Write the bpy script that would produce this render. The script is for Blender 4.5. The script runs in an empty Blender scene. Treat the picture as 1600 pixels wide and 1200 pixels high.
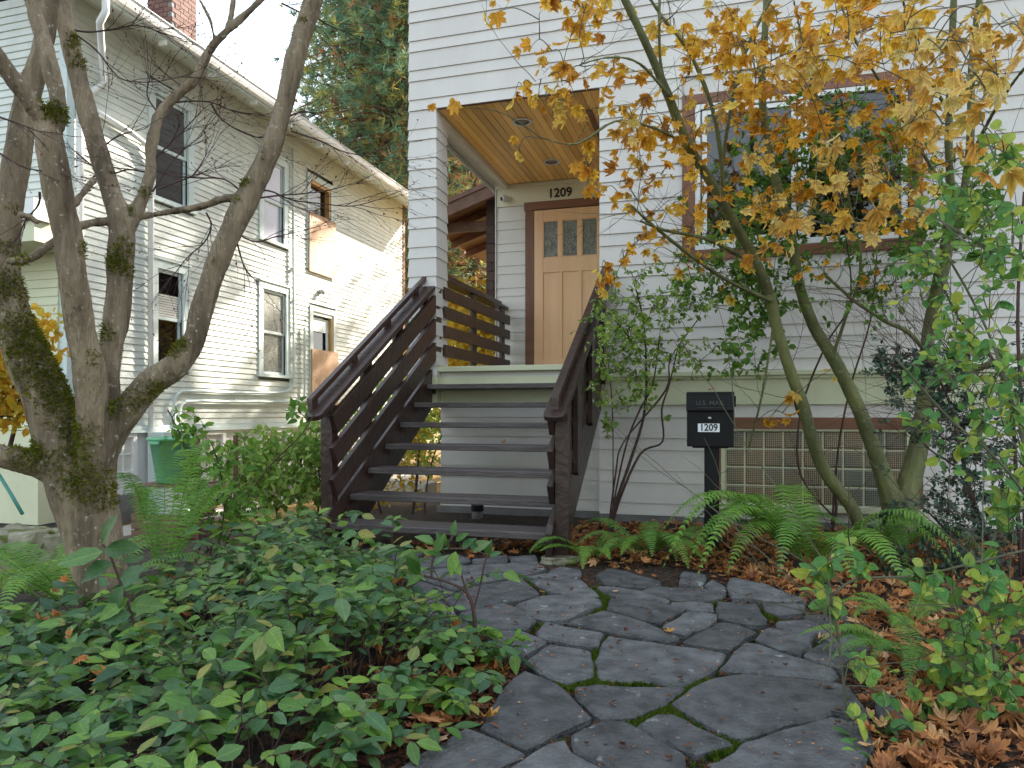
import bpy, bmesh, math, random
from math import radians, sin, cos, pi, sqrt, atan2
from mathutils import Vector, Matrix, noise
from mathutils.bvhtree import BVHTree
rng = random.Random(1209)
C = bpy.context.scene.collection
# ------------------------------------------------------------------ camera, light, exposure
TH = radians(16.38); CT, ST = cos(TH), sin(TH); CAMZ = .95
cd = bpy.data.cameras.new('camera'); cam = bpy.data.objects.new('camera', cd); C.objects.link(cam)
bpy.context.scene.camera = cam
cam.location = (0, 0, CAMZ); cam.rotation_euler = (radians(90), 0, TH)
cd.sensor_width = 36; cd.lens = 36 * 1140 / 1600; cd.shift_y = 45 / 1600; cd.clip_end = 900; cd.clip_start = .05
SUN = Vector((.42, 1.0, .66)).normalized()
w = bpy.data.worlds.new('World'); bpy.context.scene.world = w; w.use_nodes = True
nt = w.node_tree; nt.nodes.clear()
sky = nt.nodes.new('ShaderNodeTexSky'); sky.sky_type = 'NISHITA'; sky.sun_disc = False
sky.sun_elevation = math.asin(SUN.z); sky.sun_rotation = atan2(SUN.x, SUN.y)
sky.air_density = 1.0; sky.dust_density = 1.0; sky.ozone_density = 1.0
bg = nt.nodes.new('ShaderNodeBackground'); bg.inputs[1].default_value = .15
wo = nt.nodes.new('ShaderNodeOutputWorld')
hz = nt.nodes.new('ShaderNodeHueSaturation'); hz.inputs['Saturation'].default_value = .9; hz.inputs['Value'].default_value = 1.0   # thin autumn haze
gm = nt.nodes.new('ShaderNodeGamma'); gm.inputs[1].default_value = .38; nt.links.new(sky.outputs[0], gm.inputs[0]); nt.links.new(gm.outputs[0], hz.inputs['Color']); nt.links.new(hz.outputs[0], bg.inputs[0]); nt.links.new(bg.outputs[0], wo.inputs[0])
ld = bpy.data.lights.new('sun', 'SUN'); ld.energy = 2.8; ld.angle = radians(.6); ld.color = (1, .90, .76)
lo = bpy.data.objects.new('sun', ld); C.objects.link(lo); lo.rotation_euler = SUN.to_track_quat('Z', 'Y').to_euler()
sc = bpy.context.scene
sc.view_settings.view_transform = 'Standard'; sc.view_settings.look = 'None'
sc.view_settings.gamma = 1; sc.view_settings.use_curve_mapping = False
sc.view_settings.exposure = 3.08

# ------------------------------------------------------------------ pixel rays of the measured photograph
def ray(px, py):
    u = (px - 800) / 1140; v = (645 - py) / 1140
    return Vector((-ST + u * CT, CT + u * ST, v))
CAM = Vector((0, 0, CAMZ))
def atY(px, py, Y): d = ray(px, py); return CAM + d * (Y / d.y)
def atX(px, py, X): d = ray(px, py); return CAM + d * (X / d.x)
def atZ(px, py, Z=0): d = ray(px, py); return CAM + d * ((Z - CAMZ) / d.z)
def atT(px, py, t): return CAM + ray(px, py) * t
def gz(x, y):
    # ground falls away towards the neighbouring house and rises a touch in the beds
    s = min(1, max(0, (-x - 3.3) / 2.6)); s = s * s * (3 - 2 * s)
    z = -.42 * s - .012
    z += .02 * noise.noise(Vector((x * 1.1, y * 1.1, 3)))
    return z

# ------------------------------------------------------------------ materials
def N(nt, t, **k):
    n = nt.nodes.new(t)
    for a, b in k.items(): setattr(n, a, b)
    return n
def mat(name, c1, c2=None, rough=.6, scale=6, bump=0, bscale=40, stretch=(1, 1, 1), spec=.5, detail=4, coat=0, c3=None, s3=25, w3=.6, objvar=0, metal=0):
    m = bpy.data.materials.new(name); m.use_nodes = True; t = m.node_tree; b = t.nodes['Principled BSDF']
    b.inputs['Roughness'].default_value = rough; b.inputs['Specular IOR Level'].default_value = spec
    b.inputs['Metallic'].default_value = metal
    if coat: b.inputs['Coat Weight'].default_value = coat; b.inputs['Coat Roughness'].default_value = .25
    g = N(t, 'ShaderNodeNewGeometry'); mp = N(t, 'ShaderNodeMapping'); mp.inputs['Scale'].default_value = stretch
    t.links.new(g.outputs['Position'], mp.inputs[0])
    col = None
    if c2 is None: c2 = tuple(x * .82 for x in c1)
    n = N(t, 'ShaderNodeTexNoise'); n.inputs['Scale'].default_value = scale; n.inputs['Detail'].default_value = detail; n.inputs['Roughness'].default_value = .6
    t.links.new(mp.outputs[0], n.inputs['Vector'])
    r = N(t, 'ShaderNodeValToRGB'); r.color_ramp.elements[0].position = .32; r.color_ramp.elements[1].position = .68
    r.color_ramp.elements[0].color = (*c2, 1); r.color_ramp.elements[1].color = (*c1, 1)
    t.links.new(n.outputs[0], r.inputs[0]); col = r.outputs[0]
    if c3:
        n3 = N(t, 'ShaderNodeTexNoise'); n3.inputs['Scale'].default_value = s3; n3.inputs['Detail'].default_value = 5
        t.links.new(g.outputs['Position'], n3.inputs['Vector'])
        r3 = N(t, 'ShaderNodeValToRGB'); r3.color_ramp.elements[0].position = w3; r3.color_ramp.elements[1].position = min(1, w3 + .06)
        r3.color_ramp.elements[0].color = (0, 0, 0, 1); r3.color_ramp.elements[1].color = (1, 1, 1, 1)
        t.links.new(n3.outputs[0], r3.inputs[0])
        mx = N(t, 'ShaderNodeMix', data_type='RGBA'); mx.inputs[7].default_value = (*c3, 1)
        t.links.new(r3.outputs[0], mx.inputs[0]); t.links.new(col, mx.inputs[6]); col = mx.outputs[2]
    if objvar:
        oi = N(t, 'ShaderNodeObjectInfo'); mr = N(t, 'ShaderNodeMapRange'); mr.inputs[3].default_value = 1 - objvar; mr.inputs[4].default_value = 1 + objvar
        hv = N(t, 'ShaderNodeHueSaturation'); t.links.new(oi.outputs['Random'], mr.inputs[0]); t.links.new(mr.outputs[0], hv.inputs['Value'])
        t.links.new(col, hv.inputs['Color']); col = hv.outputs[0]
    t.links.new(col, b.inputs['Base Color'])
    if bump:
        nb = N(t, 'ShaderNodeTexNoise'); nb.inputs['Scale'].default_value = bscale; nb.inputs['Detail'].default_value = 6
        t.links.new(mp.outputs[0], nb.inputs['Vector'])
        bp = N(t, 'ShaderNodeBump'); bp.inputs['Strength'].default_value = min(1, bump); bp.inputs['Distance'].default_value = .012 * max(1, bump)
        t.links.new(nb.outputs[0], bp.inputs['Height']); t.links.new(bp.outputs[0], b.inputs['Normal'])
    return m
def leafmat(name, cols, rough=.5, trans=.35, spec=.4, veins=.8):
    m = bpy.data.materials.new(name); m.use_nodes = True; t = m.node_tree; b = t.nodes['Principled BSDF']; out = t.nodes['Material Output']
    a = N(t, 'ShaderNodeAttribute', attribute_name='rnd'); oi = N(t, 'ShaderNodeObjectInfo')
    ad = N(t, 'ShaderNodeMath', operation='ADD'); fr = N(t, 'ShaderNodeMath', operation='FRACT')
    t.links.new(a.outputs['Fac'], ad.inputs[0]); t.links.new(oi.outputs['Random'], ad.inputs[1]); t.links.new(ad.outputs[0], fr.inputs[0])
    r = N(t, 'ShaderNodeValToRGB'); e = r.color_ramp.elements
    while len(e) < len(cols): e.new(.5)
    for i, c in enumerate(cols): e[i].position = i / (len(cols) - 1); e[i].color = (*c, 1)
    t.links.new(fr.outputs[0], r.inputs[0])
    g = N(t, 'ShaderNodeNewGeometry'); n = N(t, 'ShaderNodeTexNoise'); n.inputs['Scale'].default_value = 45; n.inputs['Detail'].default_value = 3
    t.links.new(g.outputs['Position'], n.inputs['Vector'])
    mr = N(t, 'ShaderNodeMapRange'); mr.inputs[3].default_value = .65; mr.inputs[4].default_value = 1.35; t.links.new(n.outputs[0], mr.inputs[0])
    hv = N(t, 'ShaderNodeHueSaturation'); t.links.new(mr.outputs[0], hv.inputs['Value']); t.links.new(r.outputs[0], hv.inputs['Color'])
    b.inputs['Roughness'].default_value = rough; b.inputs['Specular IOR Level'].default_value = spec
    # midrib and side veins from the leaf's own coordinates
    la = N(t, 'ShaderNodeAttribute', attribute_name='lf'); ls = N(t, 'ShaderNodeSeparateXYZ'); t.links.new(la.outputs['Vector'], ls.inputs[0])
    def mth(op, a_, b_=None):
        n_ = N(t, 'ShaderNodeMath', operation=op)
        for i_, q_ in enumerate((a_, b_)):
            if q_ is None: continue
            if isinstance(q_, (int, float)): n_.inputs[i_].default_value = q_
            else: t.links.new(q_, n_.inputs[i_])
        return n_.outputs[0]
    ax = mth('ABSOLUTE', mth('SUBTRACT', ls.outputs[0], 2.0))
    mid_ = mth('LESS_THAN', ax, .016)
    ph = mth('SINE', mth('MULTIPLY', mth('SUBTRACT', ls.outputs[1], mth('MULTIPLY', ax, .9)), 46.0))
    sv = mth('MULTIPLY', mth('GREATER_THAN', ph, .86), .55)
    vein = mth('MULTIPLY', mth('MAXIMUM', mid_, sv), ls.outputs[2])
    vm = N(t, 'ShaderNodeMix', data_type='RGBA'); vm.blend_type = 'MULTIPLY'; vm.inputs[7].default_value = (1.7, 1.45, 1.5, 1)
    t.links.new(mth('MULTIPLY', vein, veins), vm.inputs[0]); t.links.new(hv.outputs[0], vm.inputs[6]); hv = vm; hvo = vm.outputs[2]
    t.links.new(hvo, b.inputs['Base Color'])
    bp = N(t, 'ShaderNodeBump'); bp.inputs['Strength'].default_value = .35; bp.inputs['Distance'].default_value = .004
    t.links.new(mth('SUBTRACT', n.outputs[0], mth('MULTIPLY', vein, .5)), bp.inputs['Height']); t.links.new(bp.outputs[0], b.inputs['Normal'])
    tr = N(t, 'ShaderNodeBsdfTranslucent'); t.links.new(hvo, tr.inputs[0])
    mx = N(t, 'ShaderNodeMixShader'); mx.inputs[0].default_value = trans
    t.links.new(b.outputs[0], mx.inputs[1]); t.links.new(tr.outputs[0], mx.inputs[2]); t.links.new(mx.outputs[0], out.inputs[0])
    return m
def glassmat(name, col=(.003, .0035, .004), rough=.03):
    m = bpy.data.materials.new(name); m.use_nodes = True; b = m.node_tree.nodes['Principled BSDF']
    b.inputs['Base Color'].default_value = (*col, 1); b.inputs['Roughness'].default_value = rough; b.inputs['Specular IOR Level'].default_value = .9
    return m

M = dict(
    siding=mat('grey_painted_siding', (.66, .63, .585), (.61, .575, .535), .55, 2.4, .25, 60, (1.5, 1.5, .35), detail=8, objvar=.035),
    nsiding=mat('pale_green_painted_siding', (.66, .69, .63), (.56, .59, .54), .6, 4, .2, 50, c3=(.40, .36, .28), s3=9, w3=.68, objvar=.04),
    mint=mat('pale_green_trim_paint', (.64, .65, .44), (.58, .59, .40), .5, 4, .1, 60),
    ntrim=mat('mint_white_trim_paint', (.62, .70, .68), (.52, .60, .58), .5, 5, .15, 40),
    white=mat('white_paint', (.78, .78, .76), (.70, .70, .68), .45, 4),
    cedar=mat('cedar_trim', (.22, .085, .038), (.14, .05, .022), .5, 5, .3, 30, (1, 1, .15)),
    cedarh=mat('cedar_trim_flat_grain', (.24, .10, .05), (.16, .065, .03), .5, 5, .3, 30, (.15, 1, 1)),
    door=mat('fir_door', (.80, .50, .28), (.70, .41, .22), .35, 6, .1, 40, (1, 1, .08)),
    ceil=mat('cedar_ceiling', (.95, .58, .20), (.80, .42, .12), .42, 5, .1, 30, (1, .06, 1), objvar=.28),
    stair=mat('dark_brown_stain', (.054, .027, .020), (.028, .0155, .013), .38, 7, .6, 60, (.3, .3, .3), spec=.5, c3=(.055, .038, .032), s3=34, w3=.64, objvar=.2),
    tread=mat('worn_grey_brown_tread_paint', (.12, .10, .096), (.065, .053, .05), .5, 9, .7, 60, (.25, 1, 1), spec=.45, c3=(.13, .11, .10), s3=22, w3=.66, objvar=.12),
    black=mat('black_powder_coat', (.0055, .0055, .006), (.0035, .0035, .004), .5, 8, .35, 260, spec=.25),
    steel=mat('bright_metal', (.6, .6, .6), None, .3, metal=1),
    conc=mat('foundation_concrete', (.22, .21, .20), (.14, .13, .125), .85, 5, .5, 40),
    brick=mat('chimney_brick', (.17, .085, .065), (.12, .06, .05), .85, 12, .5, 40, objvar=.2),
    ply=mat('orange_plywood', (.62, .40, .25), (.50, .30, .18), .7, 5, .3, 40, (1, 1, .3), c3=(.40, .24, .14), s3=6, w3=.64),
    jamb=mat('new_pine_jamb', (.60, .35, .14), (.5, .28, .1), .6, 6),
    glass=glassmat('dark_window_glass'), frost=mat('frosted_glass', (.20, .21, .18), (.08, .085, .07), .2, 14, .6, 90, c3=(.34, .34, .28), s3=60, w3=.55),
    blind=mat('window_blind', (.62, .60, .55), (.55, .53, .48), .7, 3), dark=mat('dark_interior', (.006, .005, .005), None, .8),
    soil=mat('dark_soil', (.045, .030, .020), (.018, .012, .009), .95, 14, 1, 60, c3=(.10, .055, .03), s3=55, w3=.58),
    stone=mat('basalt_flagstone', (.155, .155, .152), (.066, .066, .066), .88, 11, 1.4, 70, spec=.25, detail=10, c3=(.27, .28, .27), s3=19, w3=.665, objvar=.26),
    rock=mat('mossy_rock', (.30, .27, .20), (.13, .13, .07), .9, 9, 1, 25, c3=(.10, .12, .03), s3=8, w3=.55),
    bark=mat('grey_maple_bark', (.32, .25, .16), (.10, .072, .043), .9, 10, 3.4, 40, (1, 1, .16), c3=(.36, .34, .27), s3=50, w3=.63),
    bark2=mat('olive_maple_bark', (.17, .18, .06), (.075, .082, .03), .7, 7, .7, 30, (1, 1, .4), c3=(.19, .19, .12), s3=30, w3=.62),
    twig=mat('brown_twig', (.085, .045, .035), (.045, .024, .02), .8, 12, .3), gtwig=mat('grey_green_twig', (.11, .11, .06), (.06, .055, .035), .8, 12, .3),
    redbark=mat('reddish_conifer_bark', (.22, .10, .06), (.12, .055, .035), .95, 8, 1.2, 20, (1, 1, .2)),
    moss=leafmat('moss_tufts', [(.06, .08, .010), (.19, .20, .022), (.10, .125, .014), (.25, .22, .03)], .9, .3, .1),
    jmoss=leafmat('joint_moss', [(.05, .085, .010), (.10, .15, .018), (.07, .11, .012)], .9, .3, .1),
    salal=leafmat('salal_leaf', [(.028, .078, .014), (.062, .165, .026), (.095, .22, .032), (.19, .33, .04), (.036, .105, .026), (.075, .18, .065), (.028, .085, .034), (.14, .27, .034), (.09, .19, .075), (.28, .27, .05)], .4, .35, .5),
    fern=leafmat('fern_frond', [(.12, .27, .04), (.20, .37, .055), (.12, .26, .07)], .5, .35, .3),
    maple=leafmat('autumn_maple_leaf', [(.68, .32, .04), (.82, .44, .04), (.88, .58, .07), (.74, .36, .04), (.88, .66, .12), (.54, .24, .05), (.84, .52, .05)], .6, .55, .25),
    maplel=leafmat('yellow_maple_leaf', [(.72, .45, .08), (.76, .55, .18), (.60, .30, .04), (.76, .58, .14), (.80, .68, .30)], .6, .5, .25),
    litter=leafmat('fallen_leaf', [(.30, .12, .04), (.46, .20, .065), (.20, .08, .04), (.54, .27, .10), (.38, .15, .05), (.56, .34, .17)], .75, .15, .2),
    redlit=leafmat('red_brown_litter', [(.09, .035, .02), (.15, .065, .035), (.055, .022, .014)], .8, .1, .2),
    light=leafmat('light_green_leaf', [(.18, .32, .05), (.28, .42, .07), (.13, .26, .05), (.36, .46, .11), (.22, .38, .06)], .5, .45, .3),
    mid=leafmat('mid_green_leaf', [(.060, .16, .022), (.11, .25, .032), (.20, .34, .045), (.085, .19, .03)], .5, .4, .3),
    blue=leafmat('blue_green_round_leaf', [(.12, .29, .08), (.09, .24, .07), (.22, .40, .08), (.07, .20, .05), (.42, .48, .08), (.26, .40, .06)], .55, .4, .3),
    evg=leafmat('dark_evergreen_leaf', [(.018, .05, .028), (.03, .075, .04), (.045, .10, .05)], .35, .15, .5),
    pine=leafmat('pine_needles', [(.12, .24, .15), (.16, .30, .18), (.22, .34, .16), (.55, .48, .12), (.13, .25, .16), (.18, .32, .21)], .6, .5, .3),
    drycone=leafmat('dry_needles', [(.34, .17, .08), (.46, .28, .10), (.26, .13, .07)], .8, .3, .2),
    yellow=leafmat('golden_leaf', [(.62, .42, .04), (.55, .30, .03), (.45, .40, .05), (.68, .50, .09)], .6, .5, .2),
    bounce_cream=mat('trim_paint_bounce_tint', (.74, .70, .54), (.70, .66, .50), .5, 4), berry=mat('white_berry', (.75, .75, .68), None, .5), bin=mat('green_plastic', (.16, .46, .26), (.13, .40, .22), .45, 3),  # frieze and crown trim tone has warm ceiling bounce painted in
    meter=mat('grey_meter_casing', (.45, .46, .45), (.35, .36, .35), .5, 5), rust=mat('rusty_steel', (.16, .07, .045), (.09, .045, .035), .85, 20, .3),
    shingle=mat('dark_brown_shingle', (.085, .05, .042), (.05, .032, .028), .85, 9, .4, 40, (1, 1, .3), objvar=.2),
    wood=mat('weathered_brown_wood', (.19, .10, .065), (.11, .06, .04), .7, 6, .4, 30, (1, .2, 1)),
    roof=mat('grey_roof_shingle', (.12, .11, .10), (.08, .075, .07), .9, 10, .5, 40), teal=mat('teal_paint', (.05, .25, .2), None, .5),
    lens=mat('downlight_interior', (.03, .022, .018), None, .4), num=mat('black_numeral', (.01, .01, .01), None, .5), wsign=mat('white_number_plate', (.75, .78, .82), (.72, .75, .79), .4),
    emboss=mat('embossed_letter', (.03, .03, .033), (.02, .02, .02), .35), pathc=mat('pale_concrete_path', (.42, .39, .34), (.33, .31, .27), .85, 6, .3, 40),
)
# glass block: wavy grid pattern
def blockmat():
    m = bpy.data.materials.new('patterned_glass_block'); m.use_nodes = True; t = m.node_tree; b = t.nodes['Principled BSDF']
    g = N(t, 'ShaderNodeNewGeometry'); s = N(t, 'ShaderNodeSeparateXYZ'); t.links.new(g.outputs['Position'], s.inputs[0])
    def comb(o, k):
        a = N(t, 'ShaderNodeMath', operation='MULTIPLY'); a.inputs[1].default_value = k; t.links.new(o, a.inputs[0])
        c = N(t, 'ShaderNodeMath', operation='SINE'); t.links.new(a.outputs[0], c.inputs[0])
        d = N(t, 'ShaderNodeMapRange'); d.inputs[1].default_value = -.7; d.inputs[2].default_value = .7; t.links.new(c.outputs[0], d.inputs[0]); return d.outputs[0]
    a = comb(s.outputs[0], 2 * pi / .0152); c = comb(s.outputs[2], 2 * pi / .0152)
    mu = N(t, 'ShaderNodeMath', operation='MULTIPLY'); t.links.new(a, mu.inputs[0]); t.links.new(c, mu.inputs[1])
    n = N(t, 'ShaderNodeTexNoise'); n.inputs['Scale'].default_value = 3.2; t.links.new(g.outputs['Position'], n.inputs['Vector'])
    r = N(t, 'ShaderNodeValToRGB'); r.color_ramp.elements[0].color = (.30, .31, .24, 1); r.color_ramp.elements[1].color = (.66, .42, .22, 1)
    r.color_ramp.elements[0].position = .4; r.color_ramp.elements[1].position = .6; t.links.new(n.outputs[0], r.inputs[0])
    mx = N(t, 'ShaderNodeMix', data_type='RGBA'); mx.inputs[6].default_value = (.10, .10, .075, 1); t.links.new(mu.outputs[0], mx.inputs[0]); t.links.new(r.outputs[0], mx.inputs[7])
    t.links.new(mx.outputs[2], b.inputs['Base Color']); b.inputs['Roughness'].default_value = .2
    bp = N(t, 'ShaderNodeBump'); bp.inputs['Strength'].default_value = .6; bp.inputs['Distance'].default_value = .002
    t.links.new(mu.outputs[0], bp.inputs['Height']); t.links.new(bp.outputs[0], b.inputs['Normal'])
    return m
M['block'] = blockmat()
# ground: dark soil near, sunlit yellow leaf litter in the side yard
def groundmat():
    m = mat('garden_soil', (.035, .022, .014), (.010, .007, .005), .95, 12, 1, 50, c3=(.09, .045, .02), s3=38, w3=.55)
    t = m.node_tree; b = t.nodes['Principled BSDF']; old = b.inputs['Base Color'].links[0].from_socket
    g = N(t, 'ShaderNodeNewGeometry'); s = N(t, 'ShaderNodeSeparateXYZ'); t.links.new(g.outputs['Position'], s.inputs[0])
    mr = N(t, 'ShaderNodeMapRange'); mr.inputs[1].default_value = 6.9; mr.inputs[2].default_value = 8.0; t.links.new(s.outputs[1], mr.inputs[0])
    vo = N(t, 'ShaderNodeTexVoronoi'); vo.inputs['Scale'].default_value = 14; t.links.new(g.outputs['Position'], vo.inputs['Vector'])
    r = N(t, 'ShaderNodeValToRGB'); e = r.color_ramp.elements; e[0].color = (.13, .12, .03, 1); e[1].color = (.42, .27, .07, 1); e.new(.5).color = (.30, .16, .05, 1)
    sp = N(t, 'ShaderNodeSeparateColor'); t.links.new(vo.outputs['Color'], sp.inputs[0]); t.links.new(sp.outputs[0], r.inputs[0])
    mx = N(t, 'ShaderNodeMix', data_type='RGBA'); t.links.new(mr.outputs[0], mx.inputs[0]); t.links.new(old, mx.inputs[6]); t.links.new(r.outputs[0], mx.inputs[7])
    t.links.new(mx.outputs[2], b.inputs['Base Color'])
    return m
M['ground'] = groundmat()

# ------------------------------------------------------------------ mesh helpers
class MB:
    def __init__(s): s.v = []; s.f = []; s.r = []; s.t = {}
    def add(s, vs, fs, rnd=0):
        o = len(s.v); s.v.extend(vs); s.f.extend([tuple(i + o for i in f) for f in fs]); s.r.extend([rnd] * len(fs))
    def box(s, x0, x1, y0, y1, z0, z1, rnd=0):
        s.add([(x0, y0, z0), (x1, y0, z0), (x1, y1, z0), (x0, y1, z0), (x0, y0, z1), (x1, y0, z1), (x1, y1, z1), (x0, y1, z1)],
              [(0, 3, 2, 1), (4, 5, 6, 7), (0, 1, 5, 4), (1, 2, 6, 5), (2, 3, 7, 6), (3, 0, 4, 7)], rnd)
    def prism(s, poly, axis, a0, a1):
        # poly: 2-D outline; axis 'x': (y,z), 'y': (x,z), 'z': (x,y)
        f = {'x': lambda p, a: (a, p[0], p[1]), 'y': lambda p, a: (p[0], a, p[1]), 'z': lambda p, a: (p[0], p[1], a)}[axis]
        n = len(poly); vs = [f(p, a0) for p in poly] + [f(p, a1) for p in poly]
        s.add(vs, [tuple(range(n)), tuple(range(2 * n - 1, n - 1, -1))] + [(i, i + n, (i + 1) % n + n, (i + 1) % n) for i in range(n)])
    def tube(s, pts, rad, sides=8, cap=True, wob=0, rnd=0):
        pts = [Vector(p) for p in pts]; n = len(pts); o = len(s.v)
        if not hasattr(rad, '__len__'): rad = [rad] * n
        t0 = (pts[1] - pts[0]).normalized(); a = Vector((0, 0, 1)) if abs(t0.z) < .9 else Vector((1, 0, 0)); u = t0.cross(a).normalized()
        for i in range(n):
            t = (pts[min(i + 1, n - 1)] - pts[max(i - 1, 0)]).normalized()
            u = (u - t * u.dot(t)).normalized(); v = t.cross(u)
            for k in range(sides):
                an = 2 * pi * k / sides; r = rad[i]
                if wob: r *= 1 + wob * noise.noise(pts[i] * 5 + Vector((cos(an), sin(an), 0)) * 1.6)
                s.v.append(tuple(pts[i] + (u * cos(an) + v * sin(an)) * r))
        for i in range(n - 1):
            for k in range(sides):
                a0 = o + i * sides + k; b0 = o + i * sides + (k + 1) % sides
                s.f.append((a0, b0, b0 + sides, a0 + sides)); s.r.append(rnd)
        if cap:
            s.f.append(tuple(o + k for k in range(sides - 1, -1, -1))); s.r.append(rnd)
            s.f.append(tuple(o + (n - 1) * sides + k for k in range(sides))); s.r.append(rnd)
    def inst(s, tpl, mtx, rnd=0):
        s.t[len(s.v)] = tpl[0]; s.add([tuple(mtx @ Vector(p)) for p in tpl[0]], tpl[1], rnd)
    def mesh(s, name, mat, smooth=False):
        me = bpy.data.meshes.new(name); me.from_pydata(s.v, [], s.f); me.materials.append(mat)
        if smooth: me.polygons.foreach_set('use_smooth', [True] * len(me.polygons))
        if s.t:
            a = me.attributes.new('lf', 'FLOAT_VECTOR', 'POINT'); buf = [.3, 0, 0] * len(s.v)
            for o_, q_ in s.t.items():
                for i_, p_ in enumerate(q_): buf[3 * (o_ + i_)] = p_[0] + 2; buf[3 * (o_ + i_) + 1] = p_[1]; buf[3 * (o_ + i_) + 2] = 1
            a.data.foreach_set('vector', buf)
        if any(s.r):
            a = me.attributes.new('rnd', 'FLOAT', 'FACE'); a.data.foreach_set('value', s.r)
        return me
    def build(s, name, mat, parent=None, smooth=False, fix=True, **props):
        me = s.mesh(name, mat, smooth)
        if fix:
            bm = bmesh.new(); bm.from_mesh(me); bmesh.ops.recalc_face_normals(bm, faces=bm.faces); bm.to_mesh(me); bm.free()
        return link(name, me, parent, **props)
def link(name, me, parent=None, **props):
    o = bpy.data.objects.new(name, me); C.objects.link(o)
    if parent is not None: par(o, parent)
    for k, v in props.items(): o[k] = v
    return o
ORG = {}
def par(o, p):
    o.parent = p; o.matrix_parent_inverse = Matrix.Translation(-ORG.get(p.name, Vector((0, 0, 0))))
def thing(name, label, cat, loc=(0, 0, 0), group=None):
    o = bpy.data.objects.new(name, None); C.objects.link(o); o.location = loc; o.empty_display_size = .1
    ORG[o.name] = Vector(loc); o['label'] = label; o['category'] = cat
    if group: o['group'] = group
    return o
def bx(name, m, parent, x0, x1, y0, y1, z0, z1, bev=0, **p):
    b = MB(); b.box(min(x0, x1), max(x0, x1), min(y0, y1), max(y0, y1), min(z0, z1), max(z0, z1))
    o = b.build(name, m, parent, **p)
    if bev: bevel(o, bev)
    return o
def bevel(o, wd, seg=1):
    bm = bmesh.new(); bm.from_mesh(o.data); bmesh.ops.bevel(bm, geom=bm.edges, offset=wd, segments=seg, affect='EDGES', profile=.6); bm.to_mesh(o.data); bm.free()
def spline(pts, n=6):
    # Catmull-Rom through tuples of any length
    out = []; P = [pts[0]] + list(pts) + [pts[-1]]
    for i in range(1, len(P) - 2):
        for k in range(n):
            t = k / n; out.append(tuple(.5 * (2 * b + (c - a) * t + (2 * a - 5 * b + 4 * c - d) * t * t + (3 * b - a - 3 * c + d) * t ** 3) for a, b, c, d in zip(P[i - 1], P[i], P[i + 1], P[i + 2])))
    out.append(tuple(pts[-1])); return out
def text(name, s, size, m, parent, loc, rot, ext=.003, bold=0, sx=1):
    cu = bpy.data.curves.new(name, 'FONT'); cu.body = s; cu.size = size; cu.extrude = ext; cu.offset = bold; cu.align_x = 'CENTER'; cu.align_y = 'CENTER'; cu.resolution_u = 3
    t = bpy.data.objects.new('tmp', cu); C.objects.link(t)
    dg = bpy.context.evaluated_depsgraph_get(); me = bpy.data.meshes.new_from_object(t.evaluated_get(dg)); bpy.data.objects.remove(t)
    me.transform(Matrix.Translation(loc) @ rot @ Matrix.Diagonal((sx, 1, 1, 1))); me.materials.clear(); me.materials.append(m)
    return link(name, me, parent)
RX = Matrix.Rotation(radians(90), 4, 'X')

# ------------------------------------------------------------------ ground
b = MB(); 
xs = [-300, -120, -60, -30] + [-20 + .5 * i for i in range(64)] + [30, 60, 120, 300]
ys = [-200, -60, -20] + [-6 + .5 * i for i in range(70)] + [60, 120, 300]
for y in ys:
    for x in xs: b.v.append((x, y, gz(x, y)))
nx = len(xs)
for j in range(len(ys) - 1):
    for i in range(nx - 1): b.f.append((j * nx + i, j * nx + i + 1, (j + 1) * nx + i + 1, (j + 1) * nx + i)); b.r.append(0)
b.build('ground', M['ground'], smooth=True, kind='structure')

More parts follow.
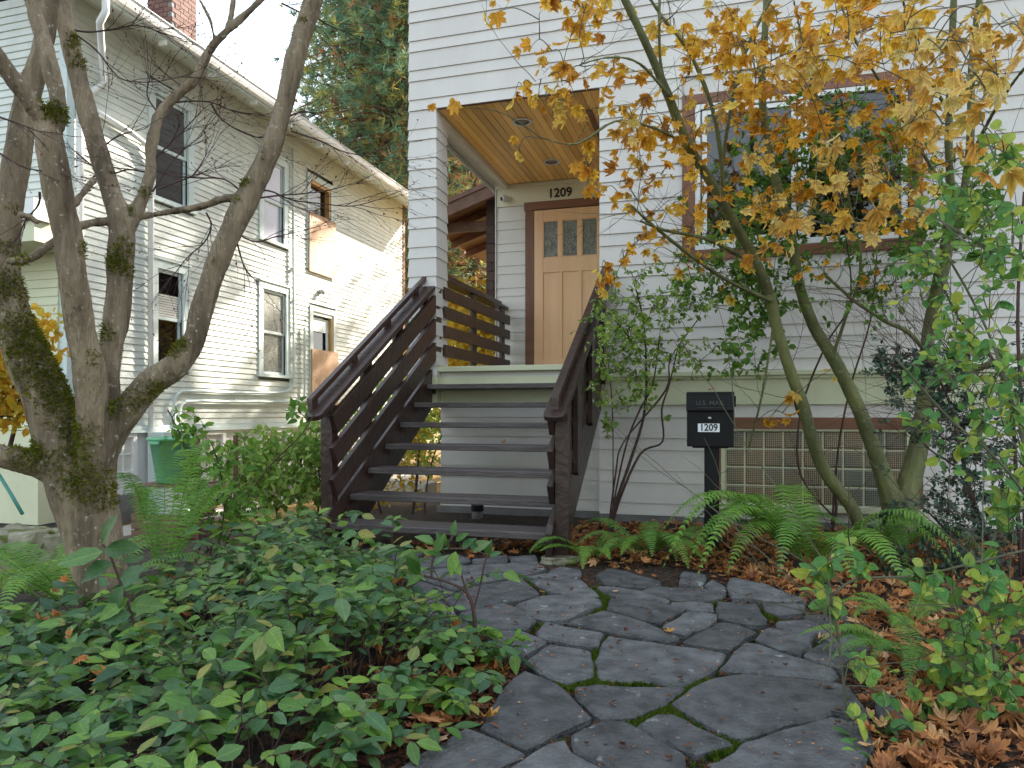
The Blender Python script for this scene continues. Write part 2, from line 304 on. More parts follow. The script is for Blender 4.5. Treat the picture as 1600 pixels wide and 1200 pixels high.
# ------------------------------------------------------------------ flagstone path
path = bpy.data.objects.new('flagstone_path', None); C.objects.link(path); path['kind'] = 'structure'
STONES = [
 [(564,857),(661,859),(641,877),(571,877)], [(650,872),(716,866),(735,874),(718,882),(660,884)], [(738,874),(792,868),(793,877),(740,881)], [(796,870),(835,866),(838,875),(800,878)],
 [(560,882),(648,884),(640,900),(560,905)], [(652,893),(720,885),(839,879),(852,888),(818,898),(724,913),(714,920),(665,905)], [(655,907),(711,923),(690,933),(655,946),(620,935)],
 [(695,936),(725,919),(815,902),(840,923),(838,930),(785,938),(750,949),(722,952)], [(660,949),(687,939),(700,946),(711,957),(711,967),(668,967)],
 [(719,958),(785,943),(811,950),(835,967),(823,981),(794,980),(750,979),(720,969)], [(652,971),(735,971),(745,984),(700,993),(650,990)],
 [(755,984),(816,986),(853,1001),(818,1022),(770,1018)], [(809,943),(845,931),(905,927),(936,936),(940,943),(922,948),(880,966),(845,965),(825,955)],
 [(822,900),(856,894),(909,906),(936,930),(925,930),(868,924),(845,914)], [(857,892),(874,885),(905,890),(905,903),(880,897)],
 [(934,898),(952,888),(982,895),(1031,910),(1029,914),(1001,917),(971,915),(945,910)], [(932,915),(971,918),(999,922),(1044,937),(1038,941),(1005,935),(956,928),(945,922)],
 [(1003,921),(1028,915),(1099,918),(1130,929),(1099,937),(1061,936)], [(1063,909),(1067,892),(1102,897),(1099,913)], [(1136,916),(1145,902),(1194,912),(1224,925),(1259,938),(1212,938),(1147,932)],
 [(1103,913),(1112,905),(1132,915),(1134,926),(1120,925)], [(954,934),(994,936),(1039,944),(1069,950),(1027,972),(1001,966),(971,956),(950,950)],
 [(888,972),(939,954),(975,962),(1024,979),(1059,993),(1043,999),(1001,992),(945,982)], [(1036,978),(1077,955),(1119,960),(1115,969),(1099,979),(1072,989),(1045,982)],
 [(1048,941),(1084,939),(1113,942),(1116,952),(1084,950),(1058,945)], [(1121,939),(1180,943),(1195,971),(1182,974),(1156,971),(1124,963)], [(1194,943),(1255,943),(1253,954),(1222,959),(1199,953)],
 [(1213,970),(1259,967),(1290,977),(1297,985),(1288,993),(1246,986),(1220,977)], [(1256,959),(1320,958),(1334,968),(1336,980),(1291,971),(1262,964)],
 [(1070,1001),(1122,973),(1145,974),(1179,987),(1160,995),(1142,1011),(1100,1007)], [(1183,996),(1199,980),(1228,984),(1267,994),(1267,1008),(1253,1018),(1220,1011)],
 [(1260,1022),(1274,1010),(1299,995),(1325,988),(1344,1000),(1357,1011),(1333,1026),(1316,1041),(1288,1033)], [(1127,1042),(1164,1002),(1179,1004),(1220,1018),(1259,1028),(1302,1042),(1308,1052),(1302,1058),(1261,1054),(1175,1047),(1143,1044)],
 [(949,993),(1042,1006),(1131,1020),(1128,1029),(1107,1048),(1070,1065),(1036,1063),(939,1058),(933,1030),(940,1010)], [(840,988),(849,973),(940,989),(934,1006),(924,1009),(868,999),(842,993)],
 [(821,1033),(858,1006),(921,1016),(925,1053),(888,1063),(868,1056)], [(818,1046),(868,1064),(895,1089),(922,1117),(860,1143),(826,1166),(754,1134),(765,1110),(790,1070)],
 [(728,1135),(745,1140),(819,1172),(790,1186),(765,1203),(740,1215),(600,1225),(650,1180),(700,1155)], [(899,1073),(931,1070),(1040,1074),(1068,1073),(1038,1097),(991,1115),(943,1118),(922,1104),(907,1090)],
 [(1053,1099),(1082,1076),(1112,1062),(1160,1054),(1242,1062),(1302,1066),(1324,1071),(1355,1117),(1349,1120),(1299,1110),(1250,1126),(1158,1151),(1150,1150),(1100,1126)],
 [(997,1129),(1026,1114),(1047,1113),(1143,1158),(1089,1173),(1012,1142)], [(896,1147),(939,1128),(972,1126),(1066,1177),(1074,1228),(1000,1238),(957,1201),(898,1171)],
 [(770,1218),(800,1197),(860,1162),(880,1155),(891,1174),(948,1203),(958,1228),(750,1245)], [(1160,1158),(1250,1133),(1300,1118),(1352,1130),(1360,1160),(1343,1195),(1320,1228),(1180,1245),(1105,1230),(1100,1194),(1132,1182),(1152,1170)],
 [(1366,1092),(1395,1097),(1420,1127),(1380,1122)],
 [(780,1255),(960,1240),(1000,1300),(900,1340),(740,1320)], [(980,1235),(1090,1240),(1200,1262),(1180,1330),(1020,1320)], [(1215,1262),(1360,1240),(1400,1320),(1220,1340)], [(600,1240),(740,1255),(700,1320),(560,1300)]]
SZ = .022
stone_bm = []
for si, poly in enumerate(STONES):
    P = [atZ(x, y, SZ).to_2d() for x, y in poly]; sg_ = 1 if sum(P[i].x * P[(i + 1) % len(P)].y - P[(i + 1) % len(P)].x * P[i].y for i in range(len(P))) > 0 else -1
    # irregular broken outline, rounded arris, gently uneven top
    out = []
    for i in range(len(P)):
        a, c = P[i], P[(i + 1) % len(P)]; d = c - a; L = d.length; k = max(2, int(L / .055)); nn = Vector((-d.y, d.x)).normalized()
        for j in range(k):
            f = j / k; q = a + d * f
            off = (noise.noise(Vector((q.x * 9, q.y * 9, si))) * .013 + noise.noise(Vector((q.x * 34, q.y * 34, si))) * .009) * (1 if 0 < j else .5) - .007 * sg_
            out.append(q + nn * off)
    cen = sum(out, Vector((0, 0))) / len(out); n = len(out); mb = MB(); tilt = Vector((rng.uniform(-.006, .006), rng.uniform(-.006, .006))); dz = rng.uniform(-.004, .005)
    def zz(p): return SZ + dz + tilt.dot(p - cen) + .004 * noise.noise(Vector((p.x * 6, p.y * 6, 7)))
    rings = [(1.0, -.06), (1.0, -.008), (None, 0)]
    vs = [(p.x, p.y, -.05) for p in out] + [(p.x, p.y, zz(p) - .009) for p in out]
    inn = []
    for p in out:
        dd = (cen - p); q = p + dd.normalized() * min(.010, dd.length * .2); inn.append(q)
    vs += [(p.x, p.y, zz(p)) for p in inn] + [(cen.x + (p.x - cen.x) * .55, cen.y + (p.y - cen.y) * .55, zz(cen + (p - cen) * .55)) for p in inn] + [(cen.x, cen.y, zz(cen))]
    fs = []
    for r in range(3):
        for i in range(n): fs.append((r * n + i, r * n + (i + 1) % n, (r + 1) * n + (i + 1) % n, (r + 1) * n + i))
    for i in range(n): fs.append((3 * n + i, 3 * n + (i + 1) % n, 4 * n))
    mb.add(vs, fs); mb.build('flagstone', M['stone'], path, smooth=False)
    stone_bm.append(out)
def inside(p, poly):
    c = False; n = len(poly)
    for i in range(n):
        a, q = poly[i], poly[(i + 1) % n]
        if (a[1] > p[1]) != (q[1] > p[1]) and p[0] < (q[0] - a[0]) * (p[1] - a[1]) / (q[1] - a[1]) + a[0]: c = not c
    return c
def onstone(x, y): return any(inside((x, y), s) for s in stone_bm)

# ------------------------------------------------------------------ templates
def leaf_tpl(wd=.5, fold=.18, droop=.18, st=(0, .14, .4, .72, 1), ws=(.04, .32, .5, .34, .0)):
    vs = []; fs = []
    for t, w_ in zip(st, ws):
        ww = w_ * wd * 2; z = -droop * t * t
        vs += [(-ww / 2 * 1, t, z + fold * ww / 2), (0, t, z), (ww / 2, t, z + fold * ww / 2)]
    for i in range(len(st) - 1):
        a = i * 3; fs += [(a, a + 1, a + 4, a + 3), (a + 1, a + 2, a + 5, a + 4)]
    return vs, fs
OVAL = [leaf_tpl(.52, .25, .15), leaf_tpl(.56, .4, .3), leaf_tpl(.5, .12, .05)]
ROUND = [leaf_tpl(.8, .15, .1, ws=(.1, .42, .5, .38, .06)), leaf_tpl(.75, .3, .25, ws=(.1, .40, .5, .38, .06))]
def small_tpl(w_=.45, d=.1): return ([(0, 0, 0), (w_ / 2, .45, .04), (0, 1, -d), (-w_ / 2, .45, .04)], [(0, 1, 2, 3)])
SMALL = [small_tpl(.5), small_tpl(.65, .2)]
RSM = [([(0, 0, 0), (.3, .25, .03), (.36, .6, .03), (0, 1, -.05), (-.36, .6, .03), (-.3, .25, .03)], [(0, 1, 2, 3), (0, 3, 4, 5)])]
def maple_tpl(seed, curl=.25):
    r = random.Random(seed)
    h = [(90, 1.0), (83, .76), (76, .80), (68, .55), (56, .74), (45, .95), (38, .76), (29, .72), (22, .50), (10, .62), (-3, .74), (-9, .56), (-35, .44), (-65, .22)]
    pts = [(a, q) for a, q in h] + [(-90, .05)] + [(180 - a, q) for a, q in reversed(h)]
    pts = pts[:-1]
    vs = [(0, .05, 0)]
    for a, q in pts:
        q *= 1 + r.uniform(-.07, .07); x = q * cos(radians(a)); y = q * sin(radians(a))
        vs.append((x * .92, y * .95 + .12, curl * (x * x * 1.1 + y * y * .6) * r.uniform(.6, 1.3) * (1 if q > .6 else .5)))
    n = len(pts); vs = [(x * .5, y * .5, z * .5 if abs(z) else 0) for x, y, z in vs]
    o = len(vs); vs += [(0, -.35, .02), (.012, .05, 0), (-.012, .05, 0)]
    return vs, [(0, i + 1, (i + 1) % n + 1) for i in range(n)] + [(o, o + 1, o + 2)]
MAPLE = [maple_tpl(i, c) for i, c in enumerate((.15, -.4, .55, -.8, .3))]
CURLED = [maple_tpl(i + 20, c) for i, c in enumerate((1.0, -.9, .6, -1.4))]
def orient(pos, d, up, s, roll=0):
    d = d.normalized(); x = d.cross(up)
    if x.length < 1e-4: x = Vector((1, 0, 0))
    x.normalize(); z = x.cross(d)
    R = Matrix((x, d, z)).transposed().to_4x4()
    return Matrix.Translation(pos) @ R @ Matrix.Rotation(roll, 4, 'Y') @ Matrix.Scale(s, 4)
def rv(a=1): return Vector((rng.gauss(0, 1), rng.gauss(0, 1), rng.gauss(0, 1))).normalized() * a

# ------------------------------------------------------------------ siding
def siding(parent, plane, c, sgn, a0, a1, rows, holes, m, proud=.012, joint=3.2, seed=0, name='siding_board'):
    """lap boards on the wall plane (plane 'y': wall at y=c running along x; 'x': at x=c running along y); sgn = outward direction"""
    r = random.Random(seed)
    for z0, z1 in rows:
        segs = [(a0, a1)]
        for h0, h1, hz0, hz1 in holes:
            if z1 > hz0 + .004 and z0 < hz1 - .004:
                ns = []
                for s0, s1 in segs:
                    if h1 <= s0 or h0 >= s1: ns.append((s0, s1)); continue
                    if h0 > s0 + .01: ns.append((s0, h0))
                    if h1 < s1 - .01: ns.append((h1, s1))
                segs = ns
        for s0, s1 in segs:
            cuts = [s0]
            if joint and s1 - s0 > joint: cuts.append(s0 + (s1 - s0) * r.uniform(.25, .75))
            cuts.append(s1)
            for q0, q1 in zip(cuts, cuts[1:]):
                if q1 < s1: q1 -= .0015
                poly = [(c, z0), (c + sgn * (proud + .004), z0), (c + sgn * .004, z1 + .004), (c, z1 + .004)]
                b = MB()
                if plane == 'y': b.prism([(p[0], p[1]) for p in poly], 'x', q0, q1)
                else:
                    b.prism(poly, 'y', q0, q1)
                b.build(name, m, parent)

# ------------------------------------------------------------------ the grey house
YF, YD = 6.47, 8.91; XL, XR = -2.658, -1.086; ZC = 3.85
H = thing('house', 'light grey lap sided house with wooden entry porch above dark steps', 'house', (0, 6.47, 0))
cm = M['siding']
bx('core_wall', cm, H, -2.915, 8.0, YF + .012, 14, 3.90, 8.2)
bx('core_wall', cm, H, XR + .012, 8.0, YF + .012, 14, -.3, 3.897)
bx('core_wall', cm, H, -2.80, XR + .009, YD + .012, 14, -.3, 3.897)
bx('core_wall', cm, H, -2.655, XR + .009, 6.615, YD + .009, -.3, 1.335)
bx('foundation', M['conc'], H, XR - .0, 8.0, YF - .008, YF + .009, -.3, .05); bx('foundation', M['conc'], H, -2.70, XR - .004, 6.585, 6.612, -.3, .05)
rows = []; z = .055
pr = [.105, .180]; k = 0
low = []; zz_ = .055
for i in range(7):
    h = pr[i % 2]; low.append((zz_, min(zz_ + h, 1.02))); zz_ += h
up = []; zz_ = 1.30
for i in range(48):
    h = (.105, .1783)[i % 2]; up.append((zz_, zz_ + h)); zz_ += h
mid_rows = [r for r in up if r[1] < ZC + .02]; top_rows = [r for r in up if r[0] > ZC - .02 and r[1] < 8.1]
WX0, WX1, WZ0, WZ1 = -.367, 1.490, 2.256, 3.679
BX0, BX1, BZ0, BZ1 = -.13, 1.49, .13, .912
siding(H, 'y', YF, -1, -2.93, 8.0, top_rows, [], cm, seed=1)
siding(H, 'y', YF, -1, XR, 8.0, mid_rows, [(WX0, WX1, WZ0, WZ1)], cm, seed=2)
siding(H, 'y', YF, -1, XR, 8.0, low, [(BX0, BX1, BZ0, BZ1)], cm, seed=3)
siding(H, 'y', 6.60, -1, XL, XR - .004, low, [], cm, seed=4)
siding(H, 'x', -2.931, -1, YF, 14, top_rows, [], cm, seed=5)
# column: one lap collar per course
for z0, z1 in mid_rows:
    z1 = min(z1, ZC - .002); p = .014; a = .003
    q = [(-2.931, -2.658, YF, 6.74)]
    x0, x1, y0, y1 = q[0]; b = MB()
    b.add([(x0 - p, y0 - p, z0), (x1 + p, y0 - p, z0), (x1 + p, y1 + p, z0), (x0 - p, y1 + p, z0), (x0 - a, y0 - a, z1), (x1 + a, y0 - a, z1), (x1 + a, y1 + a, z1), (x0 - a, y1 + a, z1)],
          [(0, 3, 2, 1), (4, 5, 6, 7), (0, 1, 5, 4), (1, 2, 6, 5), (2, 3, 7, 6), (3, 0, 4, 7)]); b.build('column_board', cm, H)
bx('column_base', M['mint'], H, -2.95, -2.64, 6.455, 6.755, 1.02, 1.297)
# door wall
DX0, DX1, DZ0, DZ1 = -2.316, -1.40, 1.395, 3.485
siding(H, 'y', YD, -1, -2.82, XR + .008, [r for r in mid_rows if r[0] > 1.29 and r[0] < 3.5], [(-2.435, XR + .1, 1.2, 3.60)], cm, proud=.011, seed=6)
bx('frieze_board', M['bounce_cream'], H, -2.82, XR + .008, YD - .016, YD, 3.575, 3.80); bx('crown_trim', M['bounce_cream'], H, -2.83, XR + .008, YD - .035, YD, 3.80, 3.845)
bx('corner_trim', cm, H, -2.835, -2.822, YD - .03, YD + 1.5, 1.3, 3.84)
# right reveal of the recess
bx('core_wall', cm, H, XR, XR + .011, YF + .004, YD, 1.3, 3.85)
# band
bx('water_table', M['mint'], H, XR + .002, 8.0, YF - .03, YF + .01, 1.02, 1.235); bx('band_cap', M['mint'], H, XR + .002, 8.0, YF - .075, YF + .008, 1.265, 1.30)
bx('band_moulding', M['mint'], H, XR + .002, 8.0, YF - .05, YF + .006, 1.236, 1.264)
bx('water_table', M['mint'], H, -2.70, XR, 6.565, 6.61, 1.02, 1.20); bx('landing_trim', M['mint'], H, -2.70, XR, 6.54, 6.61, 1.205, 1.29)
bx('landing_trim', cm, H, -2.68, XR, 6.56, 6.61, 1.291, 1.34); bx('landing_deck', M['mint'], H, -2.70, XR - .004, 6.50, YD - .02, 1.342, 1.392, .004)
# ceiling planks run away from the street
x = XL + .004; i = 0
while x < XR - .01:
    wd = min(.0775, XR - .003 - x)
    b = MB(); y0, y1 = YF + .03, YD - .04
    b.prism([(x + .002, ZC + .03), (x + .002, ZC + .006), (x + .007, ZC), (x + wd - .005, ZC), (x + wd - .001, ZC + .006), (x + wd - .001, ZC + .03)], 'y', y0, y1)
    b.build('ceiling_plank', M['ceil'], H); x += wd; i += 1
bx('ceiling_backing', M['dark'], H, XL, XR, YF + .03, YD - .02, ZC + .032, ZC + .04)
bx('ceiling_beam', M['cedar'], H, -1.29, -1.235, 6.9, 8.1, ZC - .02, ZC - .002)
bx('soffit_edge', cm, H, -2.72, XL + .001, 6.75, YD - .04, ZC - .06, ZC + .05); bx('soffit_edge', M['wood'], H, XL + .003, XR, YF + .004, YF + .028, ZC - .004, ZC + .03)
def disc(name, m, parent, cx, cy, z, r0, r1, seg=32, dz=.012, hole=True):
    b = MB(); vs = []
    for k in range(seg):
        a = 2 * pi * k / seg
        vs += [(cx + r0 * cos(a), cy + r0 * sin(a), z), (cx + r1 * cos(a), cy + r1 * sin(a), z - .004), (cx + r1 * cos(a), cy + r1 * sin(a), z - dz), (cx + r0 * cos(a), cy + r0 * sin(a), z - dz)]
    fs = []
    for k in range(seg):
        j = (k + 1) % seg
        for q in range(4): fs.append((k * 4 + q, k * 4 + (q + 1) % 4, j * 4 + (q + 1) % 4, j * 4 + q))
    b.add(vs, fs); return b.build(name, m, parent)
for (cx, cy) in ((-1.95, 6.99), (-1.937, 8.2)):
    L = disc('downlight', M['white'], H, cx, cy, ZC - .001, .076, .097)
    b = MB(); b.tube([(cx, cy, ZC - .005), (cx, cy, ZC - .0035)], [.0755, .0755], 32); b.build('reflector', M['lens'], L)
    b = MB(); b.tube([(cx, cy, ZC - .012), (cx, cy, ZC - .0055)], [.03, .05], 20); b.build('bulb', mat('lamp_glass', (.25, .2, .15), None, .2), L)
# door
D = bx('door', M['door'], H, DX0, DX1, YD - .004, YD + .01, DZ0 + .02, DZ1); 
st = M['door']; fx = YD - .045
bx('stile', st, D, DX0, DX0 + .115, fx, YD - .006, DZ0 + .02, DZ1, .003); bx('stile', st, D, DX1 - .115, DX1, fx, YD - .006, DZ0 + .02, DZ1, .003)
bx('rail', st, D, DX0 + .115, DX1 - .115, fx, YD - .006, DZ1 - .14, DZ1, .003); bx('rail', st, D, DX0 + .115, DX1 - .115, fx, YD - .006, 2.70, 2.885, .003); bx('rail', st, D, DX0 + .115, DX1 - .115, fx, YD - .006, DZ0 + .02, 1.63, .003)
iw = (DX1 - DX0 - .23 - 2 * .05) / 3
for k in range(3):
    x0 = DX0 + .115 + k * (iw + .05)
    if k < 2: bx('mullion', st, D, x0 + iw, x0 + iw + .05, fx, YD - .006, 1.63, 2.70, .003); bx('mullion', st, D, x0 + iw, x0 + iw + .05, fx, YD - .006, 2.885, DZ1 - .14, .003)
    bx('door_panel', st, D, x0, x0 + iw, YD - .03, YD - .005, 1.63, 2.70)
    bx('pane', M['frost'], D, x0 + .012, x0 + iw - .012, YD - .025, YD - .005, 2.897, DZ1 - .152)
    for (a, b_, c_, d_) in ((x0, x0 + .011, 2.886, DZ1 - .141), (x0 + iw - .011, x0 + iw, 2.886, DZ1 - .141), (x0 + .012, x0 + iw - .012, 2.886, 2.896), (x0 + .012, x0 + iw - .012, DZ1 - .151, DZ1 - .141)):
        bx('pane_bead', M['door'], D, a, b_, YD - .038, YD - .006, c_, d_)
hb = MB(); hb.tube([(DX1 - .06, fx - .002, 2.40), (DX1 - .06, fx - .05, 2.40), (DX1 - .06, fx - .055, 2.42)], .012, 10); hb.tube([(DX1 - .06, fx - .055, 2.25), (DX1 - .06, fx - .055, 2.50)], .01, 8); hb.build('handle', M['steel'], D)
F = bx('door_frame', M['cedar'], H, -2.435, DX0 - .045, YD - .035, YD, 1.395, 3.4995)
bx('jamb', M['cedar'], F, DX0 - .043, DX0 - .002, YD - .05, YD, 1.395, 3.49); bx('jamb', M['cedar'], F, DX1 + .002, DX1 + .043, YD - .05, YD, 1.395, 3.49)
bx('head_casing', M['cedarh'], F, -2.45, XR + .005, YD - .04, YD, 3.50, 3.598); bx('casing', M['cedar'], F, DX1 + .045, XR - .01, YD - .035, YD, 1.395, 3.497)
bx('threshold', M['wood'], F, DX0, DX1, YD - .06, YD - .005, 1.393, 1.413)
text('house_number', '1209', .155, M['num'], H, (-2.02 + .03, YD - .02, 3.69), RX, .005, .003)
# security camera on the wall is a separate device
SCm = thing('security_camera', 'small white round security camera on the wall left of the 1209 numerals', 'security camera', (-2.69, YD - .02, 3.66))
b = MB(); b.tube([(-2.66, YD - .012, 3.67), (-2.66, YD - .03, 3.67), (-2.675, YD - .06, 3.66)], [.035, .03, .022], 14); b.build('mount', M['white'], SCm, True)
b = MB(); b.tube([(-2.66, YD - .045, 3.67), (-2.69, YD - .08, 3.66), (-2.715, YD - .12, 3.648), (-2.72, YD - .125, 3.646)], [.03, .042, .042, .036], 18); b.build('housing', M['white'], SCm, True)
b = MB(); b.tube([(-2.7195, YD - .126, 3.6465), (-2.724, YD - .131, 3.6445)], [.029, .026], 18); b.build('lens', M['num'], SCm)

# big window
Wn = bx('window', M['dark'], H, WX0 + .11, WX1 - .11, YF + .045, YF + .06, WZ0 + .09, WZ1 - .09)
yq = YF - .03
bx('casing', M['cedarh'], Wn, WX0, WX1, yq, YF + .01, WZ1 - .085, WZ1); bx('casing', M['cedarh'], Wn, WX0, WX1, yq, YF + .01, WZ0, WZ0 + .085)
bx('casing', M['cedar'], Wn, WX0, WX0 + .105, yq, YF + .01, WZ0 + .086, WZ1 - .086); bx('casing', M['cedar'], Wn, WX1 - .105, WX1, yq, YF + .01, WZ0 + .086, WZ1 - .086)
ix0, ix1, iz0, iz1 = WX0 + .107, WX1 - .107, WZ0 + .087, WZ1 - .087; xm = .614
for s0, s1 in ((ix0, xm), (xm, ix1)):
    bx('frame', M['white'], Wn, s0, s0 + .045, yq + .004, YF + .04, iz0, iz1, .003); bx('frame', M['white'], Wn, s1 - .045, s1 - .001, yq + .004, YF + .04, iz0, iz1, .003)
    bx('frame', M['white'], Wn, s0 + .046, s1 - .046, yq + .004, YF + .04, iz0, iz0 + .05, .003); bx('frame', M['white'], Wn, s0 + .046, s1 - .046, yq + .004, YF + .04, iz1 - .045, iz1, .003)
s0 = ix0 + .06
bx('sash', M['white'], Wn, s0, s0 + .04, yq + .016, YF + .03, iz0 + .06, iz1 - .055, .003); bx('sash', M['white'], Wn, xm - .098, xm - .058, yq + .016, YF + .03, iz0 + .06, iz1 - .055, .003)
bx('sash', M['white'], Wn, s0 + .041, xm - .099, yq + .016, YF + .03, iz1 - .095, iz1 - .055, .003); bx('sash', M['white'], Wn, s0 + .041, xm - .099, yq + .016, YF + .03, iz0 + .06, iz0 + .10, .003)
bx('pane', M['glass'], Wn, ix0 + .046, xm - .046, YF + .005, YF + .011, iz0 + .05, iz1 - .045); bx('pane', M['glass'], Wn, xm + .045, ix1 - .045, YF + .005, YF + .011, iz0 + .05, iz1 - .045)
# glass block window
Gb = bx('basement_window', M['mint'], H, -.005, 1.373, YF + .001, YF + .04, .178, .803)
bx('casing', M['cedarh'], Gb, -.13, 1.49, YF - .03, YF + .01, .815, .912); bx('casing', M['cedar'], Gb, -.13, -.045, YF - .03, YF + .01, .187, .814); bx('casing', M['cedar'], Gb, 1.412, 1.49, YF - .03, YF + .01, .187, .814)
bx('frame', M['mint'], Gb, -.0445, -.010, YF - .024, YF + .01, .187, .814); bx('frame', M['mint'], Gb, 1.376, 1.4115, YF - .024, YF + .01, .187, .814); bx('frame', M['mint'], Gb, -.0095, 1.3755, YF - .024, YF + .01, .801, .814)
bx('sill', M['mint'], Gb, -.15, 1.53, YF - .065, YF + .01, .135, .186, .006)
gbm = None; cw = 1.378 / 9; ch = .6115 / 4
b = MB(); hw, hh = cw / 2 - .006, ch / 2 - .006
b.add([(-hw, 0, -hh), (hw, 0, -hh), (hw, 0, hh), (-hw, 0, hh), (-hw, -.02, -hh), (hw, -.02, -hh), (hw, -.02, hh), (-hw, -.02, hh), (-hw + .012, -.026, -hh + .012), (hw - .012, -.026, -hh + .012), (hw - .012, -.026, hh - .012), (-hw + .012, -.026, hh - .012)],
      [(0, 1, 5, 4), (1, 2, 6, 5), (2, 3, 7, 6), (3, 0, 4, 7), (4, 5, 9, 8), (5, 6, 10, 9), (6, 7, 11, 10), (7, 4, 8, 11), (8, 9, 10, 11)])
gbm = b.mesh('glass_block', M['block'])
for i in range(9):
    for j in range(4):
        o = link('glass_block', gbm, Gb); o.location = (-.005 + (i + .5) * cw, YF + .018, .188 + (j + .5) * ch)
# roof of grey house (out of frame)
bx('roof', M['roof'], H, -3.2, 8.3, 6.1, 14.4, 8.2, 8.45)
# rear side porch roof with shingled wall seen through the porch opening
SP = thing('side_porch', 'brown shingled side porch with a sloping roof edge behind the entry', 'porch', (-3.5, 11, 0))
def slab(name, m, parent, xa, za, xb, zb, y0, y1, th):
    b = MB(); b.prism([(xa, za), (xb, zb), (xb, zb - th), (xa, za - th)], 'y', y0, y1); return b.build(name, m, parent)
slab('roof', M['roof'], SP, -4.85, 4.14, -2.6, 4.88, 10.9, 15.2, .05); slab('rake_board', M['wood'], SP, -4.85, 4.085, -2.6, 4.825, 10.86, 10.94, .19)
slab('rake_trim', M['wood'], SP, -4.87, 4.15, -2.6, 4.90, 10.83, 10.858, .075)
slab('soffit', M['cedar'], SP, -4.80, 4.09, -2.6, 4.815, 10.945, 15.2, .03)
for yy in (11.6, 12.4, 13.2): slab('rafter', M['cedar'], SP, -4.8, 4.05, -2.85, 4.70, yy, yy + .07, .12)
bx('beam', M['wood'], SP, -4.55, -3.6, 11.35, 11.45, 3.95, 4.1)
bx('wall', M['shingle'], SP, -3.72, -2.86, 11.25, 14.5, .9, 4.35)
r = random.Random(5); zz_ = 1.0
while zz_ < 4.3:
    x = -3.735
    while x < -2.86:
        wd = min(r.uniform(.09, .2), -2.855 - x)
        b = MB(); b.prism([(11.25, zz_ - .01), (11.225 - r.uniform(0, .006), zz_ - .01), (11.238, zz_ + .15), (11.25, zz_ + .15)], 'x', x, x + wd - .006); b.build('shingle', M['shingle'], SP); x += wd
    zz_ += .15

# ------------------------------------------------------------------ staircase
SX0, SX1 = -2.69, -1.11; RI, RU = .174, .29; Y1, Z1 = 4.57, .172
S = thing('wooden_staircase', 'dark brown open riser wooden steps with slatted railings leading to the door', 'stairs', (-1.9, 4.6, 0))
sm = M['stair']
for k in range(7):
    y = Y1 + k * RU; zt = Z1 + k * RI
    o = bx('tread', M['tread'], S, SX0 + .002, SX1 - .002, y, y + .285, zt - .045, zt, .005)
    if k in (1, 3, 5): pass
def line_z(y): return Z1 + (y - Y1) * RI / RU     # nosing line
def stringer(x0, x1):
    b = MB(); yA, yB = Y1 - .045, 6.52
    top = lambda y: line_z(y) + .055
    poly = [(yA, -.02), (yA, top(yA) - .02), (yA + .035, top(yA + .035) + .01), (yB, top(yB)), (yB, top(yB) - .36), (4.92, -.02)]
    b.prism(poly, 'x', x0, x1); o = b.build('stringer', sm, S); bevel(o, .004)
stringer(SX0 - .044, SX0); stringer(SX1, SX1 + .044)
for k in range(7):  # cleats under the treads
    y = Y1 + k * RU; zt = Z1 + k * RI - .0455
    for x0 in (SX0 + .001, SX1 - .041): bx('cleat', sm, S, x0, x0 + .04, y + .03, y + .25, zt - .04, zt)
SL = .6
cap_z = lambda y: .925 + SL * (y - 4.40)
def sloped(name, x0, x1, ya, yb, zoff_top, th, perp=True, cut_end=True, round_=False):
    """a board following the stair slope; zoff_top relative to the cap line, th vertical thickness"""
    cs = cos(math.atan(SL)); sn = sin(math.atan(SL))
    tp = th * cs
    a = Vector((ya, cap_z(ya) + zoff_top)); e = Vector((yb, cap_z(yb) + zoff_top)); n = Vector((sn, -cs)) * tp
    b = MB()
    if perp: poly = [a, a + n * .55 + Vector((0, 0)), a + n, (yb, e.y - th), e]
    else: poly = [a, (ya, a.y - th), (yb, e.y - th), e]
    b.prism([tuple(p) for p in poly], 'x', x0, x1); o = b.build(name, sm, S); bevel(o, .003); return o
